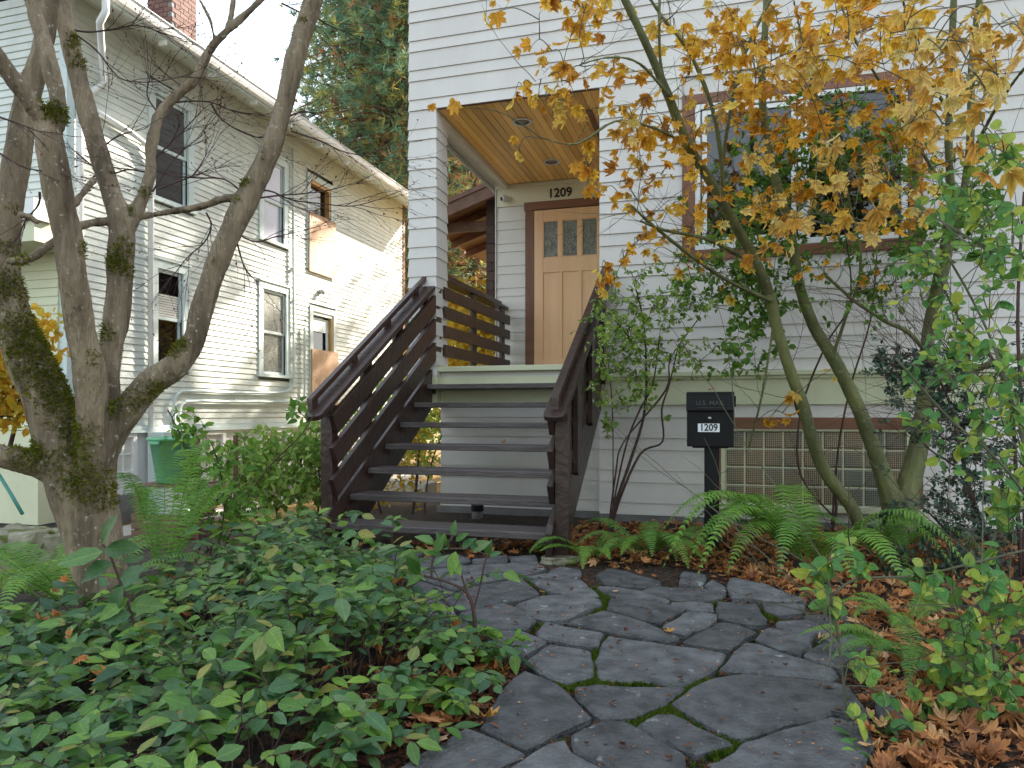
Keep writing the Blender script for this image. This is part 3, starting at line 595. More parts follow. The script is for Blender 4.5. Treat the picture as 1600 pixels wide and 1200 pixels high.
for side in (0, 1):
    if side == 0: cx0, cx1, ox0, ox1, px0, px1, ix0, ix1 = -2.80, -2.662, -2.80, -2.755, -2.782, -2.692, -2.690, -2.652
    else: cx0, cx1, ox0, ox1, px0, px1, ix0, ix1 = -1.10, -.960, -1.062, -1.008, -1.068, -.978, -1.110, -1.070
    # cap: rounded lower nose
    cs, sn = cos(math.atan(SL)), sin(math.atan(SL)); yb = 6.62 if side == 0 else 6.72
    T = .038; n = 8; outline = []
    L = (yb - 4.40) / cs; w_ = cx1 - cx0
    for (u_, v_) in [(0.0, .04), (.012, .012), (.04, 0), (L, 0), (L, w_), (.04, w_), (.012, w_ - .012), (0, w_ - .04)]: outline.append((u_, v_))
    vs = []
    for dz_ in (0, -T):
        for u_, v_ in outline: vs.append((cx0 + v_, 4.40 + u_ * cs - sn * dz_ * 1, .925 + u_ * sn + cs * dz_))
    m_ = len(outline); b = MB(); b.add(vs, [tuple(range(m_)), tuple(range(2 * m_ - 1, m_ - 1, -1))] + [(i, i + m_, (i + 1) % m_ + m_, (i + 1) % m_) for i in range(m_)])
    o = b.build('handrail', sm, S); bevel(o, .004)
    gap = .035
    sloped('grip_rail', ox0, ox1, 4.46, yb + .02, .052 + gap + .0, .05, perp=False)
    for yy in (4.47, 5.05, 5.64, 6.22): 
        b = MB(); b.prism([(yy, cap_z(yy) + .001), (yy + .07, cap_z(yy + .07) + .001), (yy + .07, cap_z(yy + .07) + gap + .001), (yy, cap_z(yy) + gap + .001)], 'x', ox0 + .002, ox1 - .002); b.build('spacer_block', sm, S)
    # newel and balusters
    z_top = cap_z(4.66) - .05
    bx('newel_post', sm, S, px0, px1, 4.615, 4.705, -.05, cap_z(4.615) - .047, .004)
    for yy in (5.18, 5.76, 6.36):
        b = MB(); q0, q1 = (SX0 - .084, SX0 - .0455) if side == 0 else (SX1 + .0455, SX1 + .084)
        b.prism([(yy, line_z(yy) - .02), (yy + .02, line_z(yy) - .04), (yy + .12, line_z(yy) - .04), (yy + .14, line_z(yy) - .02), (yy + .14, cap_z(yy + .14) - .05), (yy, cap_z(yy) - .05)], 'x', q0, q1)
        o = b.build('baluster', sm, S); bevel(o, .003)
    for off in (-.092, -.317, -.542):
        yend = 6.60 if side == 0 else 6.70
        sloped('rail_board', ix0, ix1, 4.56, yend, off, .172)
# footing stone
b = MB(); r = random.Random(3)
bmf = bmesh.new(); bmesh.ops.create_icosphere(bmf, subdivisions=3, radius=1)
def rock(name, m, loc, sx, sy, sz, seed, parent=None, label=None, cat=None, group=None, flat=None):
    bm = bmesh.new(); bmesh.ops.create_icosphere(bm, subdivisions=3, radius=1)
    for v in bm.verts:
        p = v.co.copy(); f = 1 + .28 * noise.noise(p * 1.4 + Vector((seed * 7.1, 0, 0))) + .08 * noise.noise(p * 5 + Vector((seed, 3, 0)))
        q = Vector((max(-.8, min(.8, p.x)), max(-.8, min(.8, p.y)), max(-.75, min(.62, p.z)))) * f
        v.co = Vector((q.x * sx, q.y * sy, q.z * sz)) + Vector(loc)
    me = bpy.data.meshes.new(name); bm.to_mesh(me); bm.free(); me.materials.append(m); o = link(name, me, parent)
    if label: o['label'] = label; o['category'] = cat
    if group: o['group'] = group
    return o
rock('footing_stone', M['rock'], (-1.02, 4.58, -.005), .15, .12, .055, 2, None, 'mossy grey stone under the foot of the right stair post', 'stone')
# deck side rail
RL = S
for k in range(4):
    zt = 2.175 - k * .187; bx('rail_board', sm, RL, -2.662, -2.625, 6.625, YD - .055, zt - .115, zt, .003)
bx('handrail', sm, RL, -2.79, -2.65, 6.64, YD - .04, 2.255, 2.290, .004); bx('grip_rail', sm, RL, -2.785, -2.74, 6.76, YD - .045, 2.32, 2.365, .003)
for yy in (7.55, 8.62): bx('baluster', sm, RL, -2.702, -2.664, yy, yy + .13, 1.30, 2.254, .003)
for yy in (7.0, 8.1): bx('spacer_block', sm, RL, -2.783, -2.742, yy, yy + .08, 2.291, 2.319)
for k in range(4):   # short return boards at the top right
    zt = 2.175 - k * .187

# ------------------------------------------------------------------ mailbox
MX0, MX1, MY = -.267, .052, 5.18
Mb = thing('mailbox', 'black metal mailbox numbered 1209 on a black square post', 'mailbox', (-.1, 5.28, 0))
bx('post', M['black'], Mb, -.148, -.048, 5.23, 5.33, -.05, .715, .004)
bx('box_body', M['black'], Mb, MX0 + .004, MX1 - .004, MY + .012, MY + .20, .716, 1.055, .004)
bx('base_plate', M['black'], Mb, MX0 + .04, MX1 - .04, MY + .03, MY + .19, .706, .7155)
b = MB(); b.prism([(MY - .006, .962), (MY - .01, .968), (MY + .004, 1.068), (MY + .03, 1.092), (MY + .205, 1.10), (MY + .205, 1.066), (MY + .021, 1.056), (MY + .008, .962)], 'x', MX0, MX1); LID = b.build('lid', M['black'], Mb)
bx('lid_hinge', M['black'], Mb, MX1, MX1 + .010, MY + .02, MY + .17, .99, 1.065)
tilt = Matrix.Rotation(radians(82), 4, 'X')
text('embossed_lettering', 'U.S. MAIL', .042, M['emboss'], LID, (-.1075, MY - .006, 1.017), tilt, .0015, .0004, 1.12)
bx('embossed_line', M['emboss'], LID, -.185, -.03, MY - .0095, MY - .004, .984, .9875)
b = MB(); b.tube([(-.111, MY + .012, .912), (-.111, MY - .004, .912)], [.013, .011], 16); LK = b.build('lock', M['steel'], Mb, True)
bx('keyhole', M['num'], LK, -.1125, -.1095, MY - .0055, MY - .0042, .907, .917)
PLt = bx('number_plate', M['wsign'], Mb, -.189, -.045, MY + .0085, MY + .0118, .818, .876)
text('number', '1209', .066, M['num'], PLt, (-.117, MY + .008, .8475), RX, .0008, .0016, .92)

# ------------------------------------------------------------------ neighbouring house
NX = -7.25; ZB = .79; ZT = 5.83
NH = thing('house', 'pale green neighbouring house with narrow lap siding and boarded windows', 'house', (NX, 10, -.5))
nm = M['nsiding']
Yc0, Yc1 = 6.58, 15.72
def yz(px, py): p = atX(px, py, NX); return p.y, p.z
bx('core_wall', nm, NH, -15, NX - .15, Yc0 + .02, Yc1, ZB, ZT); bx('basement_wall', M['white'], NH, -15, NX - .03, Yc0 + .04, Yc1 - .02, -.08, ZB - .002); bx('foundation', M['conc'], NH, -15, NX + .01, Yc0 + .02, Yc1, -.9, -.082)

def win(px0, px1, pt, pb):
    a = yz(px0, pt); c = yz(px1, pb); zb = yz(px0, pb)[1]
    return (a[0], c[0], zb, a[1])
W1 = win(236, 295, 402, 577); W2 = win(404, 453, 437, 588); W3 = win(232, 303, 122, 262); W4 = win(405, 450, 232, 372)
# keep sills: compute upper-storey extents from one height
W3 = (W3[0], W3[1], 3.76, 5.30); W4 = (W4[0], W4[1], 3.76, 5.25)
W5 = win(480, 521, 268, 419); W6 = win(484, 525, 476, 632)
rowsN = []; z = ZB
while z < ZT - .03: rowsN.append((z, z + .0865)); z += .0865
holes = [W1, W2, W3, W4, W5, W6]
siding(NH, 'x', NX - .02, 1, Yc0 + .1, Yc1 - .09, rowsN, holes, nm, proud=.014, joint=0, seed=9)
siding(NH, 'y', Yc0 + .02, -1, -12, NX - .1, [r for r in rowsN if r[0] > 2.9], [], nm, proud=.014, joint=0, seed=10)
bx('corner_board', M['ntrim'], NH, NX - .10, NX + .008, Yc0 - .008, Yc0 + .098, ZB, ZT); bx('corner_board', M['cedar'], NH, NX - .10, NX + .008, Yc1 - .088, Yc1 + .01, ZB, ZT)
bx('belt_trim', M['ntrim'], NH, NX - .05, NX + .03, Yc0 - .02, Yc1, ZB - .06, ZB - .003); bx('belt_trim', M['ntrim'], NH, NX - .05, NX + .05, Yc0 - .02, Yc1, ZB - .095, ZB - .062)
def nwin(W, sash='split', glass=None, name='window', trim=None):
    y0, y1, z0, z1 = W; tr = trim or M['ntrim']; t = .115; X = NX
    o = bx(name, M['dark'], NH, X - .09, X - .075, y0 + .05, y1 - .05, z0 + .05, z1 - .05)
    bx('casing', tr, o, X - .02, X + .012, y0, y0 + t, z0 + .05, z1 - t); bx('casing', tr, o, X - .02, X + .012, y1 - t, y1, z0 + .05, z1 - t)
    bx('casing', tr, o, X - .02, X + .014, y0, y1, z1 - t + .001, z1); bx('head_cap', tr, o, X - .02, X + .035, y0 - .02, y1 + .02, z1 + .001, z1 + .028)
    bx('sill', tr, o, X - .06, X + .04, y0 - .03, y1 + .03, z0, z0 + .048)
    a0, a1, b0, b1 = y0 + t + .001, y1 - t - .001, z0 + .049, z1 - t
    zm = (b0 + b1) / 2
    for (q0, q1, xo) in ((zm - .02, b1, -.025), (b0, zm + .02, -.045)):
        bx('sash', tr, o, X + xo - .018, X + xo, a0, a0 + .045, q0, q1); bx('sash', tr, o, X + xo - .018, X + xo, a1 - .045, a1, q0, q1)
        bx('sash', tr, o, X + xo - .018, X + xo, a0 + .046, a1 - .046, q0, q0 + .045); bx('sash', tr, o, X + xo - .018, X + xo, a0 + .046, a1 - .046, q1 - .045, q1)
        bx('pane', glass or M['glass'], o, X + xo - .014, X + xo - .009, a0 + .046, a1 - .046, q0 + .046, q1 - .046)
    return o, (a0, a1, b0, b1, zm)
o, q = nwin(W1, glass=M['glass'])
for k in range(9): bx('blind_slat', M['blind'], o, NX - .032, NX - .029, q[0] + .05, q[1] - .05, q[4] + .03 + k * .033, q[4] + .058 + k * .033)
nwin(W2, glass=M['frost']); nwin(W3, glass=M['glass']); nwin(W4, glass=mat('pale_reflecting_glass', (.45, .44, .5), (.35, .34, .4), .08, 2))
for W, plyz in ((W5, None), (W6, None)):
    y0, y1, z0, z1 = W
    o = bx('boarded_window', M['glass'], NH, NX - .12, NX - .10, y0 + .1, y1 - .1, z0, z1 - .1)
    t = .10; tr = M['ntrim']
    bx('casing', tr, o, NX - .02, NX + .012, y0, y0 + t, z0, z1 - t); bx('casing', tr, o, NX - .02, NX + .012, y1 - t, y1, z0, z1 - t); bx('casing', tr, o, NX - .02, NX + .014, y0, y1, z1 - t + .001, z1)
    bx('jamb', M['jamb'] if W is W5 else tr, o, NX - .10, NX - .021, y0 + t - .03, y0 + t, z0, z1 - t); bx('jamb', M['jamb'], o, NX - .10, NX - .004, y1 - t - .05, y1 - t - .001, z0, z1 - t - .001); bx('jamb', M['jamb'] if W is W5 else tr, o, NX - .10, NX - .005, y0 + t + .001, y1 - t - .052, z1 - t - .06, z1 - t - .001)
    if W is W6: bx('sash', tr, o, NX - .08, NX - .06, y0 + t, y1 - t - .06, z1 - .45, z1 - .2); bx('sash', tr, o, NX - .08, NX - .06, y1 - t - .16, y1 - t - .08, z0 + .5, z1 - .45)
    zp = z0 + (z1 - z0) * (.60 if W is W5 else .56)
    P = bx('plywood', M['ply'], o, NX + .016, NX + .034, y0 + .03, y1 + .03, z0 - .04 if W is W5 else z0 - .02, zp)
    rr = random.Random(int(y0 * 10)); b = MB()
    for i in range(3):
        for j in range(5):
            yy = y0 + .1 + i * (y1 - y0 - .1) / 2 + rr.uniform(-.02, .02); zq = z0 + .08 + j * (zp - z0 - .15) / 4; b.tube([(NX + .034, yy, zq), (NX + .037, yy, zq)], .008, 8)
    b.build('screw', M['rust'], P)
# eaves, gutter, roof
EX = -6.62; EZ = 5.56
def eslab(name, m, xa, za, xb, zb, y0, y1, th): return slab(name, m, NH, xa, za, xb, zb, y0, y1, th)
for k in range(9):
    xa = NX - .02 + k * .068; za = 5.80 - (k * .068) * .38
    b = MB(); b.prism([(xa, za), (xa + .064, za - .064 * .38), (xa + .064, za - .064 * .38 + .02), (xa, za + .02)], 'y', 3.0 if False else Yc0 - .55, Yc1 + .45); b.build('soffit_board', nm, NH)
b = MB(); b.prism([(EX - .03, EZ + .16), (EX - .03, EZ - .02), (EX, EZ - .02), (EX, EZ + .16)], 'y', Yc0 - .6, Yc1 + .5); b.build('fascia', M['ntrim'], NH)
b = MB(); g = .11; b.prism([(EX + .002, EZ + .11), (EX + .002, EZ + .01), (EX + .03, EZ), (EX + .075, EZ + .015), (EX + .095, EZ + .06), (EX + .105, EZ + .11), (EX + .12, EZ + .118), (EX + .12, EZ + .125), (EX + .095, EZ + .125)], 'y', Yc0 - .62, Yc1 + .52); b.build('gutter', M['white'], NH)
for yy in [7.4 + .9 * i for i in range(10)]: bx('gutter_bracket', M['white'], NH, EX - .1, EX + .004, yy, yy + .03, EZ - .08, EZ - .021)
b = MB(); b.prism([(EX + .03, EZ + .17), (-11.1, EZ + 2.0), (-15.5, EZ + .17), (-15.5, EZ + .14), (-11.1, EZ + 1.95), (EX + .03, EZ + .135)], 'y', Yc0 - .6, Yc1 + .5); b.build('roof', M['roof'], NH)
# downspouts
dn = M['ntrim']
b = MB(); p0 = atX(165, 4, EX + .05); b.tube([tuple(p0 + Vector((0, 0, .12))), tuple(p0 + Vector((0, 0, -.10))), tuple(p0 + Vector((-.06, -.02, -.22))), (NX + .07, Yc0 + .45, 4.95), (NX + .05, Yc0 + .3, 4.75), (NX + .05, Yc0 + .16, 4.66), (NX + .05, Yc0 + .13, 4.5), (NX + .05, Yc0 + .13, .8)], .04, 10); b.build('downspout', M['white'], NH, smooth=True)
y_, z_ = yz(231, 240); b = MB(); q1 = atX(205, 207, NX + .06); q0 = atX(140, 168, NX + .06)
b.tube([tuple(q0), tuple(q1), (NX + .06, y_ - .08, z_ + .08), (NX + .05, y_, z_ - .1), (NX + .05, y_, .25)], .036, 10); b.build('downspout', M['white'], NH, smooth=True)
# conduits
def conduit(pts, rad, m=M['ntrim']):
    b = MB(); b.tube(spline([tuple(atX(x, y, NX + .04)) for x, y in pts], 6), rad, 8); b.build('conduit', m, NH, smooth=True)
conduit([(458, 232), (458, 400), (459, 560), (458, 596), (452, 609), (440, 613), (400, 614), (340, 613), (292, 611), (280, 614), (273, 625), (272, 650), (272, 690)], .022)
conduit([(476, 512), (476, 560), (476, 610), (474, 622), (466, 627), (440, 628), (380, 628), (300, 627), (288, 629), (281, 638), (280, 660), (279, 700)], .022)
for yy in (590, 560, 520, 470, 420, 360, 300): 
    p = atX(458, yy, NX + .0); bx('conduit_clip', M['ntrim'], NH, NX - .003, NX + .066, p.y - .035, p.y + .035, p.z - .01, p.z + .01)
p = atX(500, 456, NX); b = MB(); b.tube([(NX - .01, p.y, p.z), (NX + .05, p.y, p.z), (NX + .09, p.y, p.z - .03)], [.05, .045, .04], 12); b.build('dryer_vent', M['meter'], NH, smooth=True)
# basement windows
for (a, c, t_, b_) in ((180, 207, 684, 738), (303, 347, 680, 745), (408, 448, 676, 735)):
    W = win(a, c, t_, b_); y0, y1, z0, z1 = W; z1 = min(z1, .66)
    o = bx('basement_window', M['blind'], NH, NX - .032, NX - .024, y0, y1, z0, z1)
    for u0, u1, v0, v1 in ((y0 - .06, y0, z0 - .05, z1 + .05), (y1, y1 + .06, z0 - .05, z1 + .05), (y0, y1, z1, z1 + .05), (y0, y1, z0 - .05, z0)): bx('frame', M['white'], o, NX - .029, NX + .02, u0, u1, v0, v1)
    bx('muntin', M['white'], o, NX - .028, NX - .01, (y0 + y1) / 2 - .012, (y0 + y1) / 2 + .012, z0, z1); bx('muntin', M['white'], o, NX - .028, NX - .012, y0, y1, (z0 + z1) / 2 - .01, (z0 + z1) / 2 + .01)
# porch at the street end of the neighbour house
bx('porch_beam', M['white'], NH, -13, NX + .25, 5.95, 6.2, 3.0, 3.22); bx('porch_fascia', M['mint'], NH, -13, NX + .2, 6.0, 6.56, 2.78, 2.995)
siding(NH, 'y', 6.56, -1, -12, NX - .1, [(zq, zq + .10) for zq in [.79 + .1 * i for i in range(20)]], [], M['mint'], proud=.012, joint=0)
bx('porch_wall', M['mint'], NH, -12, NX - .1, 6.565, 6.595, .75, 2.95)
bx('core_wall', M['mint'], NH, -12, NX - .1, 6.30, 6.55, -.3, .74)
# chimney
ch_ = bx('chimney', M['conc'], NH, -9.75, -9.25, 10.5, 11.1, 6.2, 8.85); 
rr = random.Random(8)
for j in range(14):
    for i in range(3):
        x0 = -9.757 + i * .172 - (.086 if j % 2 else 0); x0c = max(-9.757, x0); x1c = min(-9.243, x0 + .162)
        if x1c - x0c > .03: bx('brick', M['brick'], ch_, x0c, x1c, 10.488, 10.4995, 7.6 + j * .085, 7.6 + j * .085 + .075)
        y0 = 10.50 + i * .2 + (.08 if j % 2 else 0)
        if y0 < 11.05: bx('brick', M['brick'], ch_, -9.2495, -9.238, y0, min(y0 + .19, 11.1), 7.6 + j * .085, 7.6 + j * .085 + .075)
b = MB(); b.tube([(-8.6, 13.6, 6.3), (-8.6, 13.6, 7.35)], .06, 10); b.build('vent_pipe', M['roof'], NH)
# electric meter cabinet and meters (own things)
p = atX(232, 678, NX + .1); p2 = atX(300, 800, NX + .1)
EC = thing('electrical_cabinet', 'tall pale green electrical cabinet standing against the neighbouring house beside the meters', 'cabinet', (NX + .15, p.y, -.42))
bx('cabinet_body', M['ntrim'], EC, NX + .062, NX + .32, p.y + .02, p.y + .50, -.45, .70, .006); bx('cabinet_door', M['ntrim'], EC, NX + .3205, NX + .332, p.y + .05, p.y + .25, -.35, .66); bx('cabinet_door', M['ntrim'], EC, NX + .3205, NX + .332, p.y + .26, p.y + .47, -.35, .66)
b = MB(); b.tube([(NX + .332, p.y + .24, .1), (NX + .36, p.y + .24, .1), (NX + .36, p.y + .24, .2), (NX + .332, p.y + .24, .2)], .008, 6); b.build('handle', M['steel'], EC)
for k, (zc, lab) in enumerate(((.52, 'upper round glass electric meter beside the pale green cabinet'), (.20, 'lower round glass electric meter beside the pale green cabinet'))):
    yy = atX(266, 690, NX + .3).y + .1
    mt = thing('electric_meter', lab, 'meter', (NX + .2, yy, zc), 'pair of electric meters on the neighbouring wall')
    bx('meter_base', M['meter'], mt, NX + .062 - .09, NX + .2, yy - .14, yy + .14, zc - .15, zc + .15, .006)
    b = MB(); b.tube([(NX + .2005, yy, zc), (NX + .24, yy, zc)], [.10, .10], 20); b.build('ring', M['steel'], mt)
    b = MB(); b.tube([(NX + .2405, yy, zc), (NX + .28, yy, zc), (NX + .30, yy, zc)], [.085, .082, .06], 20); b.build('dial', mat('meter_dial', (.55, .55, .52), (.3, .3, .3), .15, 14), mt, True)
# green tub on a bench
GT = thing('plastic_tub', 'bright green plastic garden tub sitting beyond the left fern', 'tub', (-5.1, 5.85, -.1))
pc = atT(452, 693, 6.6) - Vector((0, 0, .12)) ; pc = atT(448, 700, 8.2)
pc = atT(272, 718, 7.6)
b = MB(); n = 28; prof = [(.15, -.46), (.17, -.44), (.235, -.02), (.262, -.015), (.262, .012), (.238, .014), (.225, -.02), (.155, -.42)]
vs = []
for rr_, hz in prof:
    for k in range(n): vs.append((pc.x + rr_ * cos(2 * pi * k / n), pc.y + rr_ * sin(2 * pi * k / n), pc.z + .22 + hz))
fs = [(i * n + k, i * n + (k + 1) % n, (i + 1) * n + (k + 1) % n, (i + 1) * n + k) for i in range(len(prof) - 1) for k in range(n)]
b.add(vs, fs); b.f += [tuple(range(n)), tuple(range((len(prof) - 1) * n, len(prof) * n))]; b.r += [0, 0]
b.build('tub_body', M['bin'], GT, True); bx('handle', M['bin'], GT, pc.x - .06, pc.x + .06, pc.y - .285, pc.y - .262, pc.z + .17, pc.z + .20)
# crate below tub
CR = thing('wooden_crate', 'low weathered wooden crate under the green plastic tub', 'crate', (pc.x, pc.y, -.4)); gzz = gz(pc.x, pc.y)
for k in range(4): bx('slat', M['wood'], CR, pc.x - .28, pc.x + .28, pc.y - .28, pc.y - .262, gzz + .01 + k * .085, gzz + .08 + k * .085)
for k in range(4): bx('slat', M['wood'], CR, pc.x + .262, pc.x + .28, pc.y - .26, pc.y + .28, gzz + .01 + k * .085, gzz + .08 + k * .085)
bx('lid', M['wood'], CR, pc.x - .3, pc.x + .3, pc.y - .3, pc.y + .3, pc.z - .262, pc.z - .244); bx('corner_post', M['wood'], CR, pc.x - .26, pc.x - .21, pc.y - .26, pc.y - .21, gzz, pc.z - .263)
# rusty stakes
for (x, yt, yb, lab) in ((308, 684, 840, 'left rusty metal stake rising out of the bushes by the tree'), (367, 680, 862, 'right rusty metal stake, nearer the dark steps')):
    p = atT(x, yt, 5.0); p2 = atT(x - 2, yb + 60, 5.0); b = MB(); b.prism([(p.x - .014, p.y), (p.x + .014, p.y), (p.x + .014, p.y + .006), (p.x + .003, p.y + .006), (p.x + .003, p.y + .03), (p.x - .003, p.y + .03), (p.x - .003, p.y + .006), (p.x - .014, p.y + .006)], 'z', gz(p.x, p.y) - .05, p.z)
    b.build('metal_stake', M['rust'], None, label=lab, category='stake', group='rusty metal stakes')
# teal pole at far left
b = MB(); b.tube([tuple(atT(-6, 735, 6.0)), tuple(atT(16, 770, 5.95)), tuple(atT(35, 803, 5.9))], .014, 8); b.build('pole', M['teal'], None, smooth=True, label='thin teal pole leaning at the left edge above the rocks', category='pole')
# vent pipe under stairs, concrete block steps behind
p = atZ(746, 830, 0); p = atY(746, 815, 6.3)
VP = thing('drain_pipe', 'short grey standpipe with black cap below the steps', 'pipe', (p.x, p.y, 0))
b = MB(); b.tube([(p.x, p.y, -.05), (p.x, p.y, .055)], .052, 18); b.build('pipe', M['conc'], VP, True); b = MB(); b.tube([(p.x, p.y, .056), (p.x, p.y, .11)], .058, 18); b.build('cap', M['black'], VP)
for (xx, yy, lab) in ((-4.3, 8.1, 'pale concrete block step lying in the side yard, seen under the treads'), (-3.55, 7.6, 'grey concrete block beside the corner of the house under the steps')):
    o = bx('concrete_block', M['pathc'], None, xx - .35, xx + .3, yy, yy + .35, gz(xx, yy) - .03, gz(xx, yy) + .17, .012, label=lab, category='concrete block')
# rocks by the neighbour's yard
r = random.Random(4)
labs = ['large mossy rock at the left edge below the teal pole', 'mossy squarish rock just left of the bare tree trunk', 'small tan rock at the foot of the mossy rocks on the left', 'low brown rock behind the left fern']
for (px, py, s, lb) in ((40, 815, .30, labs[0]), (82, 822, .26, labs[1]), (20, 862, .15, labs[2]), (100, 850, .14, labs[3])):
    q = atT(px, py, 5.4); g_ = gz(q.x, q.y); rock('rock', M['rock'], (q.x, q.y, (g_ + q.z) / 2), s, s * .7, max(.12, (q.z - g_) / 2 + .06), px, None, lb, 'rock', 'mossy rocks edging the yard at left')
# side path strip
b = MB(); b.box(-6.9, -6.3, 5.0, 15, -.5, -.395); b.build('side_path', M['pathc'], kind='structure')

# ================================================================== TREES AND PLANTS
def remesh(o, vox, smooth=2, disp=0, dscale=20):
    m = o.modifiers.new('r', 'REMESH'); m.mode = 'VOXEL'; m.voxel_size = vox; m.use_smooth_shade = True
    if smooth: s = o.modifiers.new('s', 'SMOOTH'); s.iterations = smooth; s.factor = .6
    dg = bpy.context.evaluated_depsgraph_get(); me = bpy.data.meshes.new_from_object(o.evaluated_get(dg)); mt = o.data.materials[0]
    o.modifiers.clear(); o.data = me; me.materials.clear(); me.materials.append(mt)
    if disp:
        nn = [v.normal.copy() for v in me.vertices]
        for v, n_ in zip(me.vertices, nn):
            p = v.co; q = Vector((p.x * dscale, p.y * dscale, p.z * dscale * .35))
            v.co = p + n_ * disp * (noise.noise(q) + .6 * noise.noise(q * 2.7) + 1.1 * noise.noise(p * 6))
    me.polygons.foreach_set('use_smooth', [True] * len(me.polygons)); me.update()
    return o
def limb(mb, path, sides=14, n=5, wob=.12):
    """path: (px, py, t, width_px)"""
    sp = spline(path, n); pts = [atT(x, y, t) for x, y, t, w_ in sp]; rad = [max(.004, w_ * t / 1140 / 2) for x, y, t, w_ in sp]
    mb.tube(pts, rad, sides, wob=wob); return list(zip(pts, rad))
# ---- bare mossy maple at left
T1 = thing('maple_tree', 'bare grey maple with forking mossy limbs at the left', 'tree', tuple(atT(165, 950, 3.2)))
L1 = [
 [(172, 1040, 3.2, 105), (163, 940, 3.2, 78), (148, 860, 3.2, 76), (124, 780, 3.2, 80), (103, 715, 3.2, 78), (80, 640, 3.2, 72), (50, 570, 3.18, 62), (22, 500, 3.18, 54), (8, 430, 3.2, 44), (14, 350, 3.22, 36), (26, 250, 3.26, 38), (42, 160, 3.3, 36), (62, 90, 3.32, 28), (76, 20, 3.34, 26), (92, -110, 3.36, 20)],
 [(190, 1040, 3.22, 80), (182, 940, 3.2, 62), (168, 850, 3.2, 62), (150, 770, 3.18, 60), (146, 690, 3.14, 56), (143, 600, 3.1, 54), (126, 520, 3.05, 50), (116, 440, 3.0, 50), (106, 370, 3.0, 46), (88, 290, 2.98, 46), (80, 225, 2.97, 48), (72, 188, 2.97, 40)],
 [(78, 200, 2.97, 34), (40, 150, 2.9, 30), (0, 95, 2.84, 29), (-50, 30, 2.78, 26), (-100, -60, 2.7, 20)],
 [(88, 200, 2.97, 30), (92, 160, 2.98, 28), (80, 110, 3.0, 28), (64, 50, 3.02, 27), (50, 0, 3.04, 25), (30, -110, 3.05, 18)],
 [(160, 830, 3.2, 40), (162, 740, 3.22, 44), (168, 650, 3.26, 42), (172, 560, 3.3, 38), (184, 480, 3.34, 42), (188, 410, 3.36, 44), (190, 350, 3.38, 42), (174, 300, 3.4, 33), (152, 230, 3.42, 33), (130, 150, 3.44, 32), (110, 70, 3.46, 32), (96, 0, 3.48, 30), (78, -110, 3.5, 22)],
 [(196, 365, 3.38, 28), (218, 320, 3.42, 24), (234, 275, 3.46, 20), (237, 225, 3.5, 17), (250, 178, 3.54, 17), (276, 148, 3.58, 16), (304, 125, 3.6, 16), (322, 88, 3.64, 15), (345, 58, 3.66, 14), (378, 28, 3.7, 12), (410, -4, 3.74, 11), (450, -60, 3.8, 8)],
 [(152, 850, 3.2, 44), (150, 765, 3.2, 52), (168, 695, 3.2, 50), (200, 642, 3.22, 48), (236, 600, 3.25, 47), (275, 572, 3.28, 44), (302, 530, 3.32, 38), (318, 475, 3.36, 37), (338, 415, 3.4, 38), (366, 350, 3.44, 38), (395, 292, 3.5, 40), (424, 230, 3.54, 34), (446, 155, 3.58, 33), (462, 90, 3.6, 34), (484, 20, 3.62, 32), (500, -30, 3.64, 30), (530, -120, 3.7, 22)],
 [(-60, 690, 3.0, 46), (0, 712, 3.05, 42), (40, 722, 3.1, 42), (90, 740, 3.18, 46)],
 [(16, 408, 2.9, 13), (46, 404, 3.02, 14), (74, 385, 3.12, 15), (100, 366, 3.2, 14), (130, 352, 3.28, 14), (165, 346, 3.34, 14), (205, 341, 3.4, 13), (260, 332, 3.45, 12), (318, 322, 3.46, 12), (345, 312, 3.46, 14), (378, 306, 3.47, 14)],
 [(350, 60, 3.66, 10), (362, 20, 3.7, 9), (366, -20, 3.75, 7)],
 [(335, 60, 3.64, 7), (328, 30, 3.6, 6), (312, 0, 3.6, 5)],
 [(115, 320, 3.05, 11), (135, 295, 3.15, 11), (148, 280, 3.3, 10)], [(60, 348, 2.95, 10), (48, 340, 2.95, 11), (30, 335, 2.9, 12)],
 [(190, 345, 3.38, 9), (205, 322, 3.4, 9), (222, 300, 3.4, 8)],
]
mb = MB(); skel1 = []
for i_, p in enumerate(L1): skel1 += limb(mb, [(a_, b_, c_, d_ * (1 if i_ == 0 else .88)) for a_, b_, c_, d_ in p])
o = mb.build('trunk', M['bark'], T1); remesh(o, .0085, 1, .0045, 26); TR1 = o
def bvh_of(o):
    return BVHTree.FromPolygons([v.co for v in o.data.vertices], [tuple(p.vertices) for p in o.data.polygons])
bv = bvh_of(TR1); me = TR1.data
# twigs: fractal, with fine buds
def twigs(mb, p, d, L, r, depth, spread=.6, bend=.35, kids=(3, 5), up=0, buds=None):
    n = max(4, int(L / .06)); pts = [p.copy()]; dirs = [d.copy()]; q = p.copy(); dd = d.normalized()
    for i in range(n):
        dd = (dd + rv(bend / sqrt(n)) + Vector((0, 0, up / n))).normalized(); q = q + dd * (L / n); pts.append(q.copy()); dirs.append(dd.copy())
    mb.tube(pts, [r * (1 - .65 * i / n) for i in range(n + 1)], 5 if r > .004 else 3, cap=False)
    if depth > 0:
        for k in range(rng.randint(*kids)):
            i = rng.randint(max(1, n // 4), n); s = rv(1); s = (s - dirs[i] * s.dot(dirs[i])).normalized(); s.z *= .6
            twigs(mb, pts[i], dirs[i] + s * spread, L * rng.uniform(.4, .7), r * .55, depth - 1, spread, bend, kids, up, buds)
    elif buds is not None:
        for k in range(rng.randint(2, 4)):
            buds.append((pts[rng.randint(1, n)], dd))
mb = MB(); buds = []
